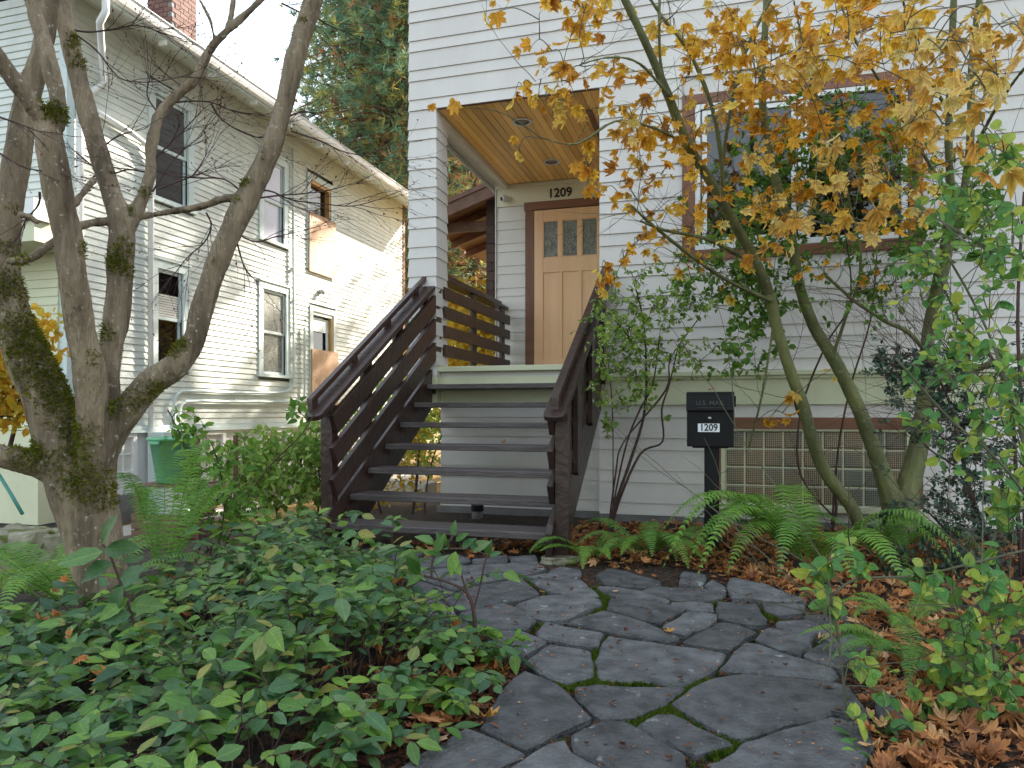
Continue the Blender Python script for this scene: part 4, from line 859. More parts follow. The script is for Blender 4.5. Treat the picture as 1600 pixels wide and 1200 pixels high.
def tw(path, t, depth=3, r=.0042, sp=.55):
    pts = [atT(x, y, t + i * .02) for i, (x, y) in enumerate(path)]; s = spline([tuple(p) for p in pts], 4); n = len(s)
    mb.tube(s, [r * (1.15 - .75 * i / n) for i in range(n)], 6, cap=False)
    for i in range(n // 5, n):
        if rng.random() < .55:
            dd = (Vector(s[min(i + 1, n - 1)]) - Vector(s[i - 1])).normalized()
            sd = rv(1); sd.z *= .7; L = rng.uniform(.14, .36)
            twigs(mb, Vector(s[i]), dd * .8 + sd * sp, L, r * .5, depth - 2, .6, .4, (2, 4), .02, buds)
    twigs(mb, Vector(s[-1]), (Vector(s[-1]) - Vector(s[-2])), .25, r * .4, 1, .6, .4, (2, 4), 0, buds)
tw([(108, 46), (140, 50), (175, 46), (215, 40), (255, 52), (290, 62)], 3.46); tw([(110, 48), (150, 78), (175, 110), (195, 125), (240, 128), (290, 118)], 3.46)
tw([(275, 160), (300, 158), (330, 160), (360, 172), (395, 180)], 3.58); tw([(330, 162), (345, 185), (375, 205), (410, 215), (440, 200)], 3.56)
tw([(246, 296), (275, 285), (300, 275), (312, 262)], 3.45); tw([(232, 270), (200, 265), (170, 272), (140, 255)], 3.45); tw([(180, 270), (150, 262), (120, 240)], 3.38)
tw([(385, 300), (420, 298), (455, 312), (500, 318), (550, 322), (590, 312)], 3.5); tw([(400, 310), (440, 305), (480, 302), (525, 295)], 3.5)
tw([(370, 365), (400, 378), (430, 370), (468, 362)], 3.5); tw([(378, 300), (350, 280), (310, 278), (270, 275), (250, 262)], 3.5); tw([(455, 205), (500, 220), (540, 238), (590, 245)], 3.56)
tw([(322, 332), (330, 352), (320, 378), (295, 400), (275, 425)], 3.46); tw([(366, 360), (376, 400), (386, 425), (400, 438)], 3.46)
tw([(490, 25), (515, 40), (540, 50)], 3.65, 2); tw([(440, 5), (470, 20), (486, 30)], 3.6); tw([(0, 240), (40, 262), (90, 270)], 2.9, 2); tw([(-10, 180), (20, 190), (60, 205)], 2.85, 2)
tw([(62, 300), (60, 320), (40, 345), (28, 372)], 2.95, 2); tw([(290, 140), (262, 118), (240, 100)], 3.6, 2)
tw([(240, 250), (265, 225), (290, 200), (318, 170)], 3.5); tw([(238, 300), (262, 262), (285, 236), (312, 215)], 3.45); tw([(250, 180), (230, 150), (235, 120)], 3.55); tw([(150, 240), (180, 215), (210, 205)], 3.42)
tw([(436, 190), (470, 175), (500, 180)], 3.56, 2)
mb.build('twig_mass', M['twig'], T1, fix=False, kind='stuff')
bb = MB()
for p, d in buds: bb.inst(SMALL[0], orient(p, d + rv(.6), Vector((0, 0, 1)), rng.uniform(.010, .018)), rng.random())
bb.build('bud_mass', M['redlit'], T1, fix=False, kind='stuff')
# moss on chosen stretches
mreg = [(78, 172, .05, .9), (92, 178, .045, .9), (105, 150, .035, .6), (117, 60, .03, .6), (120, 95, .045, .55), (112, 70, .03, .7), (45, 470, .10, .75), (15, 450, .09, .9), (40, 520, .11, .9), (60, 560, .11, .9), (80, 600, .10, .85), (100, 640, .10, .8), (120, 680, .09, .7), (118, 730, .10, .65), (150, 765, .10, .6), (110, 760, .06, .5), (40, 705, .07, .85), (60, 715, .06, .6), (30, 400, .05, .6),
        (92, 470, .06, .8), (88, 500, .05, .7), (88, 430, .03, .4), (186, 400, .06, .85), (178, 412, .05, .85), (195, 385, .04, .6), (200, 425, .04, .4), (165, 520, .05, .6), (188, 290, .03, .4), (275, 545, .045, .8), (285, 535, .04, .7), (225, 615, .05, .8), (240, 608, .045, .8), (205, 625, .05, .6), (180, 640, .05, .6), (382, 285, .03, .8), (370, 312, .025, .6), (230, 300, .035, .55), (203, 330, .03, .5), (130, 390, .04, .5), (175, 775, .06, .5), (20, 325, .03, .6), (145, 560, .04, .5),
        (10, 385, .045, .6), (410, 243, .018, .6), (348, 370, .018, .5), (335, 405, .02, .5), (62, 338, .03, .8), (470, 30, .03, .3), (330, 72, .015, .5)]
cent = [(i, p.center.copy(), p.normal.copy()) for i, p in enumerate(me.polygons)]
mm = MB()
def tuft(mm, p, n, s, k=4, rr=None):
    rn = rng.random()
    for j in range(k):
        d = (n + rv(.75)).normalized(); sd = d.cross(rv(1)).normalized() * s * .16; q = p + rv(s * .3)
        mm.add([tuple(q - sd), tuple(q + sd), tuple(q + d * s * .6 + sd * .8), tuple(q + d * s)], [(0, 1, 2, 3)], rn)
for px, py, R_, den in mreg:
    d = ray(px, py).normalized(); h = bv.ray_cast(CAM, d)
    if h[0] is None: continue
    c0 = h[0]
    for i, c, n_ in cent:
        dd = (c - c0).length
        if dd < R_ * 1.2:
            k = noise.noise(c * 14) * .5 + noise.noise(c * 40) * .25
            if rng.random() < den * 1.15 * (1 - (dd / (R_ * 1.2)) ** 2) * (1.15 + 1.6 * k) * .8: tuft(mm, c, n_, rng.uniform(.006, .020), 3)
for i, c, n_ in cent:   # sparse moss elsewhere on upward faces
    if noise.noise(c * 7 + Vector((5, 5, 5))) > .42 and rng.random() < .35: tuft(mm, c, n_, rng.uniform(.004, .009), 2)
mm.build('moss', M['moss'], T1, fix=False, kind='stuff')

# ---- leaf carriers
def hang(objs, leafm, parent, items, maxobj=300, name='leaf', stuff='foliage', key=None):
    """items: (template_mesh_index, matrix, rnd); the ones that show largest become single leaves, the rest one mesh"""
    def big(it):
        p = it[1].translation; d = (p - CAM); return -(it[1].to_scale()[0] / max(.3, d.length)) - (100 if False else 0)
    def vis(it):
        p = it[1].translation - CAM; f = p.dot(Vector((-ST, CT, 0)))
        if f < .2: return False
        u = p.dot(Vector((CT, ST, 0))) / f * 1140 + 800; v = 645 - p.z / f * 1140; return -30 < u < 1630 and -30 < v < 1230
    inn = sorted([i for i in items if vis(i)], key=big); out = [i for i in items if not vis(i)]
    meshes = []
    for tpl in objs:
        b = MB(); b.inst(tpl, Matrix.Identity(4)); meshes.append(b.mesh(name, leafm, True))
    off = Matrix.Translation(-ORG.get(parent.name, Vector((0, 0, 0))))
    for ti, mtx, r_ in inn[:maxobj]:
        o = bpy.data.objects.new(name, meshes[ti]); C.objects.link(o); o.parent = parent; o.matrix_parent_inverse = off; o.matrix_basis = mtx
    b = MB()
    for ti, mtx, r_ in inn[maxobj:] + out: b.inst(objs[ti], mtx, r_)
    if b.v: b.build(stuff, leafm, parent, smooth=True, fix=False, kind='stuff')
# ---- vine maple at the right
T2 = thing('vine_maple', 'olive stemmed maple with orange and yellow autumn leaves before the big window', 'tree', tuple(atT(1405, 850, 5.4)))
L2 = [
 [(1352, 860, 5.4, 26), (1335, 800, 5.4, 25), (1292, 742, 5.38, 24), (1270, 690, 5.34, 23), (1254, 630, 5.3, 22), (1238, 590, 5.26, 22), (1216, 520, 5.2, 21), (1200, 455, 5.12, 21), (1176, 400, 5.0, 20), (1142, 340, 4.86, 19), (1108, 280, 4.72, 19), (1080, 235, 4.6, 18), (1058, 185, 4.5, 17), (1036, 130, 4.4, 17), (1010, 70, 4.3, 15), (972, -10, 4.2, 15), (930, -100, 4.1, 12)],
 [(1402, 870, 5.45, 50), (1398, 800, 5.45, 44), (1372, 720, 5.42, 30), (1342, 640, 5.38, 26), (1308, 570, 5.34, 25), (1272, 510, 5.3, 22), (1250, 450, 5.25, 20), (1240, 390, 5.2, 19), (1224, 320, 5.1, 17), (1202, 240, 5.0, 15), (1190, 140, 4.9, 14), (1196, 40, 4.8, 13), (1200, -80, 4.7, 11)],
 [(1412, 880, 5.5, 62), (1410, 800, 5.5, 50), (1428, 730, 5.5, 38), (1442, 660, 5.5, 34), (1448, 590, 5.48, 28), (1450, 530, 5.45, 25), (1462, 470, 5.4, 26), (1476, 400, 5.35, 24), (1486, 320, 5.3, 16), (1482, 220, 5.2, 14), (1486, 110, 5.1, 13), (1490, 0, 5.0, 12), (1492, -90, 5, 10)],
 [(1472, 420, 5.38, 18), (1500, 330, 5.3, 15), (1516, 220, 5.2, 14), (1518, 110, 5.1, 13), (1530, 0, 5.0, 11), (1545, -90, 4.9, 9)],
 [(1432, 720, 5.5, 18), (1450, 640, 5.45, 14), (1500, 590, 5.3, 14), (1560, 565, 5.1, 13), (1640, 550, 4.9, 10)],
 [(1130, 320, 4.85, 9), (1126, 240, 4.7, 9), (1110, 160, 4.6, 9), (1076, 80, 4.5, 8), (1030, 20, 4.4, 7), (980, -60, 4.3, 6)],
 [(1140, 330, 4.9, 10), (1128, 280, 4.85, 9), (1140, 180, 4.7, 8), (1165, 80, 4.55, 8), (1215, -20, 4.4, 7)],
 [(1060, 190, 4.5, 8), (1034, 110, 4.5, 7), (1030, 40, 4.4, 7), (1032, -40, 4.4, 6)],
 [(1455, 560, 5.4, 9), (1420, 520, 5.3, 9), (1380, 500, 5.2, 8), (1335, 470, 5.1, 7), (1290, 430, 5, 6)],
 [(1300, 560, 5.3, 8), (1320, 500, 5.2, 7), (1345, 420, 5.1, 6), (1330, 330, 5.0, 6), (1310, 250, 4.9, 6), (1270, 130, 4.7, 6), (1240, 0, 4.6, 5)],
 [(1205, 470, 5.1, 9), (1140, 440, 4.9, 8), (1080, 400, 4.7, 8), (1020, 352, 4.5, 7), (985, 320, 4.4, 6)],
 [(1160, 400, 4.95, 9), (1100, 372, 4.7, 8), (1040, 360, 4.5, 7), (1000, 345, 4.4, 6)],
 [(1100, 265, 4.7, 8), (1060, 220, 4.5, 7), (1010, 196, 4.3, 6), (960, 190, 4.2, 6), (900, 225, 4.1, 5), (845, 215, 4.0, 4)],
 [(1045, 150, 4.4, 7), (1000, 100, 4.3, 6), (950, 90, 4.2, 5), (880, 110, 4.05, 4), (830, 130, 4.0, 3)],
 [(1210, 500, 5.2, 6), (1190, 620, 5.3, 5), (1170, 700, 5.4, 5)],
 [(1480, 300, 5.2, 8), (1430, 220, 4.9, 7), (1390, 150, 4.7, 6), (1340, 70, 4.5, 6), (1300, -30, 4.4, 5)],
 [(1486, 180, 5.1, 8), (1440, 100, 4.8, 6), (1420, 30, 4.6, 6), (1390, -60, 4.4, 5)],
 [(1510, 260, 5.2, 8), (1550, 180, 4.6, 7), (1590, 120, 4.0, 6), (1640, 60, 3.5, 5)],
]
mb = MB(); skel2 = []
for p in L2: skel2 += limb(mb, [(a_, b_, c_, d_ * .84) for a_, b_, c_, d_ in p], 10, 5, .06)
o = mb.build('trunk', M['bark2'], T2); remesh(o, .009, 1, .0018, 18)
tm = MB(); items = []; items_o = items
def nearest(sk, q, maxr=.02):
    best = None; bd = 1e9
    for p, r_ in sk:
        if r_ > maxr: continue
        d = (p - q).length + .6 * max(0, p.z - q.z)
        if d < bd: bd = d; best = p
    return best
twigskel = []
def twig_to(mb, a, q, r0=.003, sag=.04, n=7, r1=.0009):
    m_ = (a + q) / 2 + rv((q - a).length * .13) + Vector((0, 0, sag)); pts = [Vector(p) for p in spline([tuple(a), tuple(m_), tuple(q)], n)]
    k = len(pts); mb.tube(pts, [r0 + (r1 - r0) * i / k for i in range(k)], 4, cap=False); return pts
VIEW = Vector((ST, -CT, 0))
def mleaf(items, p, s, n=5, curled=False):
    n = 7 if items is items_o else 5
    d = Vector((rng.gauss(0, .6), rng.gauss(0, .6), rng.gauss(-.75, .4))); upv = (VIEW * 1.0 + rv(.75) + Vector((0, 0, .45))).normalized()
    items.append((rng.randrange(n), orient(p, d, upv, s, rng.uniform(-.5, .5)), rng.random()))
# clusters of leaves: cx, cy, rx, ry, n, t0, t1, size, kind
CL = [(875, 90, 80, 80, 40, 4.0, 4.4, .135, 0), (905, 20, 110, 40, 30, 4.0, 4.4, .135, 0), (850, 150, 100, 30, 12, 4.0, 4.4, .13, 0), (870, 240, 80, 25, 10, 4.1, 4.5, .125, 0), (925, 270, 30, 25, 14, 4.2, 4.6, .12, 0),
      (1000, 170, 70, 130, 46, 4.2, 4.7, .125, 0), (995, 340, 60, 50, 24, 4.4, 4.8, .11, 0), (1040, 265, 90, 60, 44, 4.3, 4.9, .12, 0), (1100, 300, 60, 60, 26, 4.4, 4.9, .12, 0), (1150, 60, 130, 75, 90, 4.0, 5.0, .14, 0), (1290, 60, 120, 75, 80, 3.8, 5.0, .14, 0),
      (1190, 150, 110, 50, 46, 4.0, 4.9, .13, 0), (1310, 190, 110, 60, 60, 4.0, 5.2, .14, 0), (1230, 300, 100, 70, 30, 4.4, 5.2, .13, 0), (1330, 270, 110, 60, 40, 4.6, 5.3, .14, 0), (1420, 130, 90, 70, 40, 4.4, 5.1, .14, 0), (1200, 190, 100, 30, 40, 4.8, 5.3, .13, 0), (1390, 210, 90, 60, 40, 4.0, 5.1, .14, 0), (1050, 400, 100, 60, 22, 4.4, 5.1, .11, 0), (1150, 330, 80, 90, 26, 4.5, 5.1, .12, 0), (1400, 60, 90, 70, 40, 3.6, 4.8, .14, 0), (965, 400, 30, 60, 8, 4.5, 4.8, .10, 0), (1370, 320, 90, 80, 34, 4.2, 5.1, .13, 0), (1230, 420, 130, 60, 18, 4.8, 5.2, .12, 0), (1220, 640, 60, 30, 5, 4.9, 5.1, .13, 0)]
CLY = [(1480, 60, 110, 65, 50, 2.6, 3.8, .13, 1), (1545, 140, 70, 60, 30, 2.2, 3.2, .125, 1), (1470, 190, 80, 60, 20, 2.8, 3.8, .13, 1), (1560, 260, 60, 50, 12, 2.2, 3.0, .12, 1), (1300, 290, 90, 70, 24, 3.4, 4.4, .13, 1), (1260, 350, 110, 50, 22, 3.6, 4.5, .13, 1), (1180, 250, 90, 60, 16, 3.8, 4.5, .12, 1), (1420, 350, 80, 60, 14, 3.0, 4.0, .13, 1), (1190, 400, 70, 40, 10, 3.9, 4.6, .12, 1), (1320, 110, 120, 60, 22, 3.2, 4.2, .13, 1), (1280, 600, 60, 40, 5, 4.6, 5, .13, 1), (900, 160, 90, 120, 12, 4, 4.4, .12, 1), (1110, 60, 80, 60, 12, 4, 4.5, .12, 1)]
itemsY = []
fine = [s for s in skel2]
for G, it in ((CL, items), (CLY, itemsY)):
    for cx, cy, rx, ry, n_, t0, t1, s, kd in G:
        k = max(1, int(n_ / 2.5))
        for j in range(k):
            q = atT(cx + rng.gauss(0, .5) * rx, cy + rng.gauss(0, .5) * ry, rng.uniform(t0, t1))
            a = nearest(fine, q, .016) or nearest(fine, q, 1)
            pts = twig_to(tm, a, q, .0034, .05)
            for p in pts[3::4]: fine.append((p, .002))
            for m_ in range(rng.randint(2, 4)):
                p = pts[rng.randint(len(pts) * 2 // 3, len(pts) - 1)]; e = p + rv(rng.uniform(.03, .09)); tm.tube([p, (p + e) / 2 + rv(.008), e], [.0011, .0009, .0007], 3, cap=False)
                mleaf(it, e, s * rng.uniform(.55, 1.25))
hang(MAPLE + CURLED[1:3], M['maple'], T2, items, 200, 'leaf', 'orange_foliage'); hang(MAPLE, M['maplel'], T2, itemsY, 99, 'leaf', 'yellow_foliage')
for _ in range(260):   # bare fine twigs all over this tree
    q0 = rng.choice(skel2)
    if q0[1] < .016: twigs(tm, q0[0], rv(1) + Vector((0, 0, .4)), rng.uniform(.25, .6), .0028, 1, .6, .45, (1, 3), .1)
tm.build('twig_mass', M['gtwig'], T2, fix=False, kind='stuff')

# ---- generic leafy shrub
def shrub(name, label, cat, stems, clusters, leafm, tpls, barkm, leafsize, maxobj=0, berries=0, group=None, bare=0, leafy=(5, 9), sag=.03, r0=.0022, spread=.04, colr=None, updir=.5):
    base = stems[0][0]; T = thing(name, label, cat, tuple(atT(*base[:3])), group)
    mb = MB(); sk = []
    for p in stems: sk += limb(mb, [(a_, b_, c_, d_ * .62) for a_, b_, c_, d_ in p], 7, 5, .05)
    mb.build('stem', barkm, T, smooth=True); sk = list(sk)
    tmb = MB(); it = []; bb = MB()
    for cx, cy, rx, ry, n_, t0, t1 in clusters:
        for j in range(n_):
            q = atT(cx + rng.gauss(0, .5) * rx, cy + rng.gauss(0, .5) * ry, rng.uniform(t0, t1)); a = nearest(sk, q, 1)
            if (q - a).length > .7: a = q + (a - q).normalized() * .55 if rng.random() < .5 else a
            pts = twig_to(tmb, a, q, r0, sag, 5)
            if rng.random() < .5: sk.append((pts[len(pts) // 2], .001)); sk.append((pts[-1], .001))
            nl = rng.randint(*leafy)
            for m_ in range(nl):
                f = 1 - .62 * m_ / nl * rng.uniform(.7, 1.1); i = min(len(pts) - 1, max(1, int(f * (len(pts) - 1)))); p = pts[i]
                d = (pts[i] - pts[i - 1]).normalized(); sd = rv(1); sd = (sd - d * sd.dot(d)).normalized()
                dd = d * .5 + sd + Vector((0, 0, -.15)); up = (Vector((0, 0, 1)) * updir + VIEW * .35 + rv(.55))
                it.append((rng.randrange(len(tpls)), orient(p + sd * .003, dd, up, leafsize * rng.uniform(.55, 1.2), rng.uniform(-.4, .4)), rng.random()))
            if berries and rng.random() < berries:
                for _ in range(rng.randint(2, 5)):
                    c = pts[-1] + rv(.014); s = .0055
                    bb.add([(c.x + s, c.y, c.z), (c.x - s, c.y, c.z), (c.x, c.y + s, c.z), (c.x, c.y - s, c.z), (c.x, c.y, c.z + s), (c.x, c.y, c.z - s)], [(0, 2, 4), (2, 1, 4), (1, 3, 4), (3, 0, 4), (2, 0, 5), (1, 2, 5), (3, 1, 5), (0, 3, 5)])
    for _ in range(bare):
        q0 = rng.choice(sk[:max(8, len(sk) // 2)]); twigs(tmb, q0[0], rv(.8) + Vector((-.3, 0, .5)), rng.uniform(.3, .8), r0 * 1.3, 1, .5, .35, (1, 3), .15)
    tmb.build('twig_mass', barkm, T, fix=False, kind='stuff')
    hang(tpls, leafm, T, it, maxobj)
    if bb.v: bb.build('berry_mass', M['berry'], T, smooth=True, fix=False, kind='stuff')
    return T
# snowberry between stairs and mailbox
shrub('snowberry_shrub', 'light green snowberry with white berries and fanned brown stems, between the steps and mailbox', 'shrub',
      [[(950, 860, 5.6, 9), (958, 800, 5.6, 8), (985, 720, 5.55, 8), (1006, 650, 5.5, 7), (1010, 580, 5.5, 6), (1005, 500, 5.45, 4), (990, 440, 5.4, 3)],
       [(952, 850, 5.62, 7), (965, 790, 5.6, 7), (1000, 710, 5.55, 6), (1035, 690, 5.5, 5), (1034, 640, 5.5, 5), (1046, 600, 5.45, 4), (1060, 540, 5.4, 3)],
       [(950, 850, 5.58, 6), (962, 770, 5.55, 5), (980, 690, 5.5, 5), (1000, 640, 5.5, 5), (1020, 600, 5.45, 4), (1030, 530, 5.4, 3)],
       [(948, 850, 5.58, 5), (962, 740, 5.5, 5), (975, 690, 5.5, 4), (1040, 610, 5.5, 5), (1048, 560, 5.5, 3), (1090, 500, 5.3, 3)],
       [(958, 830, 5.6, 4), (958, 740, 5.55, 3), (957, 640, 5.5, 3), (950, 560, 5.4, 2)], [(1010, 560, 5.5, 4), (960, 500, 5.4, 3), (930, 470, 5.2, 3)]],
      [(985, 500, 60, 70, 80, 5.1, 5.6), (1000, 560, 70, 60, 80, 5.2, 5.6), (945, 520, 30, 60, 22, 4.9, 5.3), (1050, 470, 60, 50, 34, 5.1, 5.6), (940, 630, 20, 50, 14, 5.0, 5.3), (1080, 540, 40, 50, 20, 5.2, 5.6), (950, 680, 15, 30, 4, 5.1, 5.4), (1000, 620, 50, 30, 14, 5.2, 5.5)],
      M['light'], RSM + SMALL, M['twig'], .046, 200, .40)
shrub('climbing_vine', 'green small leaved climber tangled across the lower big window behind the maple stems', 'vine',
      [[(1300, 830, 5.6, 8), (1306, 780, 5.6, 7), (1280, 700, 5.6, 6), (1245, 640, 5.6, 6), (1230, 560, 5.55, 6), (1190, 480, 5.5, 5), (1150, 400, 5.5, 4)],
       [(1300, 820, 5.6, 6), (1310, 700, 5.6, 5), (1330, 600, 5.55, 5), (1360, 500, 5.5, 4), (1370, 400, 5.5, 3)],
       [(1305, 810, 5.6, 5), (1250, 740, 5.6, 5), (1252, 640, 5.6, 5), (1290, 540, 5.5, 5), (1330, 460, 5.5, 4), (1310, 300, 5.4, 3)]],
      [(1400, 250, 90, 60, 60, 4.6, 5.4), (1430, 380, 60, 70, 60, 4.6, 5.4), (1380, 440, 80, 60, 40, 4.8, 5.4), (1330, 170, 90, 40, 30, 4.8, 5.4), (1530, 330, 50, 80, 60, 4.2, 5.0), (1190, 380, 90, 90, 130, 5.0, 5.6), (1220, 290, 90, 60, 120, 5.1, 5.7), (1270, 250, 80, 60, 40, 5.1, 5.7), (1330, 250, 60, 80, 36, 5.1, 5.6), (1150, 450, 80, 60, 50, 5.1, 5.6), (1230, 220, 90, 50, 40, 5.0, 5.6), (1090, 420, 60, 60, 26, 5.1, 5.6), (1180, 540, 50, 60, 34, 5.2, 5.7), (1300, 380, 90, 60, 30, 5.1, 5.7), (1180, 470, 60, 50, 30, 5.1, 5.6), (1120, 560, 40, 30, 12, 5.2, 5.6)],
      M['mid'], RSM + SMALL, M['twig'], .056, 120, bare=70)
shrub('huckleberry_shrub', 'dark evergreen shrub with tiny leaves growing right of the glass block window', 'shrub',
      [[(1590, 960, 4.3, 14), (1560, 880, 4.3, 12), (1520, 780, 4.3, 11), (1500, 700, 4.3, 9), (1480, 620, 4.3, 7), (1440, 560, 4.3, 5), (1360, 555, 4.3, 3)],
       [(1600, 960, 4.3, 12), (1590, 800, 4.3, 10), (1580, 640, 4.2, 9), (1550, 560, 4.2, 8), (1500, 500, 4.2, 7), (1470, 440, 4.2, 5)],
       [(1560, 900, 4.3, 8), (1500, 850, 4.3, 7), (1450, 800, 4.3, 5), (1420, 780, 4.3, 4)], [(1540, 850, 4.3, 6), (1500, 740, 4.4, 5), (1450, 700, 4.4, 4), (1410, 650, 4.4, 3)],
       [(1600, 900, 4.1, 9), (1600, 700, 4.1, 9), (1590, 500, 4.1, 8), (1600, 300, 4.1, 6)]],
      [(1430, 590, 60, 45, 70, 4.1, 4.5), (1490, 560, 70, 40, 50, 4.1, 4.5), (1480, 660, 70, 60, 75, 4.1, 4.6), (1540, 700, 60, 80, 70, 4.1, 4.6), (1490, 780, 70, 60, 60, 4.1, 4.6), (1380, 570, 30, 25, 22, 4.1, 4.4), (1470, 870, 70, 50, 50, 4.0, 4.5), (1560, 820, 50, 80, 50, 4.0, 4.5), (1420, 900, 50, 30, 24, 4.0, 4.4), (1580, 600, 40, 80, 34, 4.0, 4.4), (1400, 800, 30, 20, 10, 4.2, 4.4)],
      M['evg'], SMALL, M['twig'], .032, 0, bare=90, leafy=(12, 20), sag=.02)
# rounder pale leaved thing in front at the right edge
shrub('honeysuckle_shrub', 'pale blue-green round leaved shrub with thin stems nearest the right edge', 'shrub',
      [[(1330, 1180, 2.2, 5), (1310, 1000, 2.2, 5), (1300, 940, 2.2, 5), (1290, 880, 2.2, 3)], [(1300, 930, 2.2, 5), (1340, 905, 2.25, 5), (1430, 900, 2.3, 5), (1520, 880, 2.3, 6), (1640, 850, 2.3, 6)],
       [(1640, 1100, 2.2, 8), (1620, 900, 2.3, 8), (1600, 700, 2.4, 8), (1560, 560, 2.5, 7), (1520, 470, 2.6, 5), (1480, 400, 2.6, 4)],
       [(1560, 1150, 2.3, 6), (1550, 980, 2.4, 5), (1540, 880, 2.5, 5), (1600, 740, 2.6, 4)], [(1620, 800, 2.3, 6), (1560, 720, 2.3, 5), (1480, 650, 2.4, 4), (1400, 560, 2.4, 3)],
       [(1640, 420, 2.2, 7), (1590, 400, 2.3, 6), (1530, 380, 2.4, 5), (1470, 345, 2.5, 3)], [(1500, 1180, 2.3, 5), (1510, 1050, 2.4, 4), (1520, 950, 2.4, 4)]],
      [(1310, 900, 50, 35, 12, 2.15, 2.35), (1290, 940, 30, 30, 6, 2.2, 2.3), (1450, 920, 70, 50, 12, 2.2, 2.5), (1500, 1010, 60, 60, 26, 2.2, 2.6), (1560, 950, 40, 80, 30, 2.2, 2.6), (1560, 1080, 50, 60, 26, 2.1, 2.5), (1450, 1100, 60, 60, 14, 2.1, 2.5), (1580, 780, 30, 80, 24, 2.3, 2.7), (1520, 700, 60, 60, 20, 2.3, 2.8), (1540, 560, 70, 60, 22, 2.3, 2.9), (1560, 400, 60, 80, 30, 2.2, 2.8), (1500, 320, 70, 60, 16, 2.4, 3.0), (1440, 430, 60, 60, 18, 2.8, 3.4), (1570, 250, 50, 50, 16, 2.3, 2.8), (1470, 560, 60, 50, 20, 2.6, 3.0), (1580, 640, 30, 60, 14, 2.1, 2.5), (1450, 640, 50, 40, 8, 2.6, 3), (1350, 1130, 40, 50, 6, 2.0, 2.3), (1420, 1160, 60, 40, 8, 2.0, 2.3), (1480, 480, 60, 50, 14, 2.8, 3.4), (1330, 1040, 50, 40, 5, 2.2, 2.4)],
      M['blue'], ROUND, M['gtwig'], .044, 299, 0, bare=26, leafy=(3, 6), r0=.0022)
# bushy shrub left of the stairs
shrub('green_shrub', 'dense yellow-green bush left of the lower stair rail', 'shrub',
      [[(440, 850, 5.6, 6), (430, 790, 5.7, 5), (415, 730, 5.7, 4)], [(460, 850, 5.6, 6), (470, 770, 5.8, 5), (470, 700, 5.8, 4)], [(420, 850, 5.5, 6), (390, 780, 5.6, 5), (380, 720, 5.6, 4)], [(490, 850, 5.8, 5), (500, 760, 6, 4), (490, 690, 6, 3)]],
      [(440, 720, 70, 40, 110, 5.4, 6.2), (480, 690, 50, 30, 70, 5.6, 6.3), (390, 740, 50, 40, 60, 5.3, 6.0), (450, 770, 70, 40, 90, 5.3, 6.0), (500, 740, 20, 60, 40, 5.6, 6.2), (400, 700, 50, 30, 40, 5.4, 6.0)],
      M['light'], RSM + SMALL, M['twig'], .060, 160)
shrub('bramble', 'tall thin bramble with drooping seed heads between the rusty stakes', 'bramble',
      [[(330, 880, 4.6, 4), (325, 800, 4.6, 4), (300, 740, 4.6, 3), (282, 680, 4.6, 3), (262, 640, 4.6, 2)], [(335, 880, 4.6, 4), (350, 800, 4.6, 3), (345, 740, 4.6, 3), (330, 690, 4.6, 2)], [(340, 880, 4.6, 4), (380, 790, 4.6, 3), (420, 730, 4.6, 3), (470, 680, 4.6, 2), (495, 640, 4.6, 2)], [(335, 880, 4.6, 3), (300, 800, 4.6, 3), (290, 730, 4.6, 2)]],
      [(330, 770, 60, 60, 60, 4.3, 4.9), (300, 700, 40, 50, 22, 4.4, 4.8), (370, 800, 50, 50, 40, 4.3, 4.9), (350, 720, 50, 40, 24, 4.4, 4.9), (290, 650, 25, 30, 6, 4.5, 4.7), (460, 642, 30, 20, 6, 4.5, 4.7), (400, 690, 40, 20, 8, 4.5, 4.9)],
      M['mid'], OVAL, M['twig'], .065, 120, leafy=(3, 5))
# twiggy growth under the stairs and golden bushes behind
shrub('golden_shrub', 'sunlit golden twiggy bush seen through and under the treads', 'shrub',
      [[(600, 830, 7.0, 8), (590, 780, 7.0, 5), (570, 730, 7, 4)], [(640, 830, 7.0, 10), (650, 760, 7.0, 8), (655, 690, 7.0, 5), (650, 640, 7, 3)], [(560, 830, 7.0, 6), (540, 780, 7.0, 4), (520, 730, 7, 3)], [(660, 830, 7, 5), (670, 740, 7, 4), (690, 680, 7, 3)]],
      [(590, 740, 60, 40, 60, 6.8, 7.6), (640, 700, 30, 50, 40, 6.8, 7.4), (560, 790, 60, 30, 50, 6.8, 7.6), (640, 770, 25, 40, 16, 6.8, 7.3), (690, 665, 20, 15, 3, 6.9, 7.1)],
      M['yellow'], RSM + SMALL, M['twig'], .05, 60)
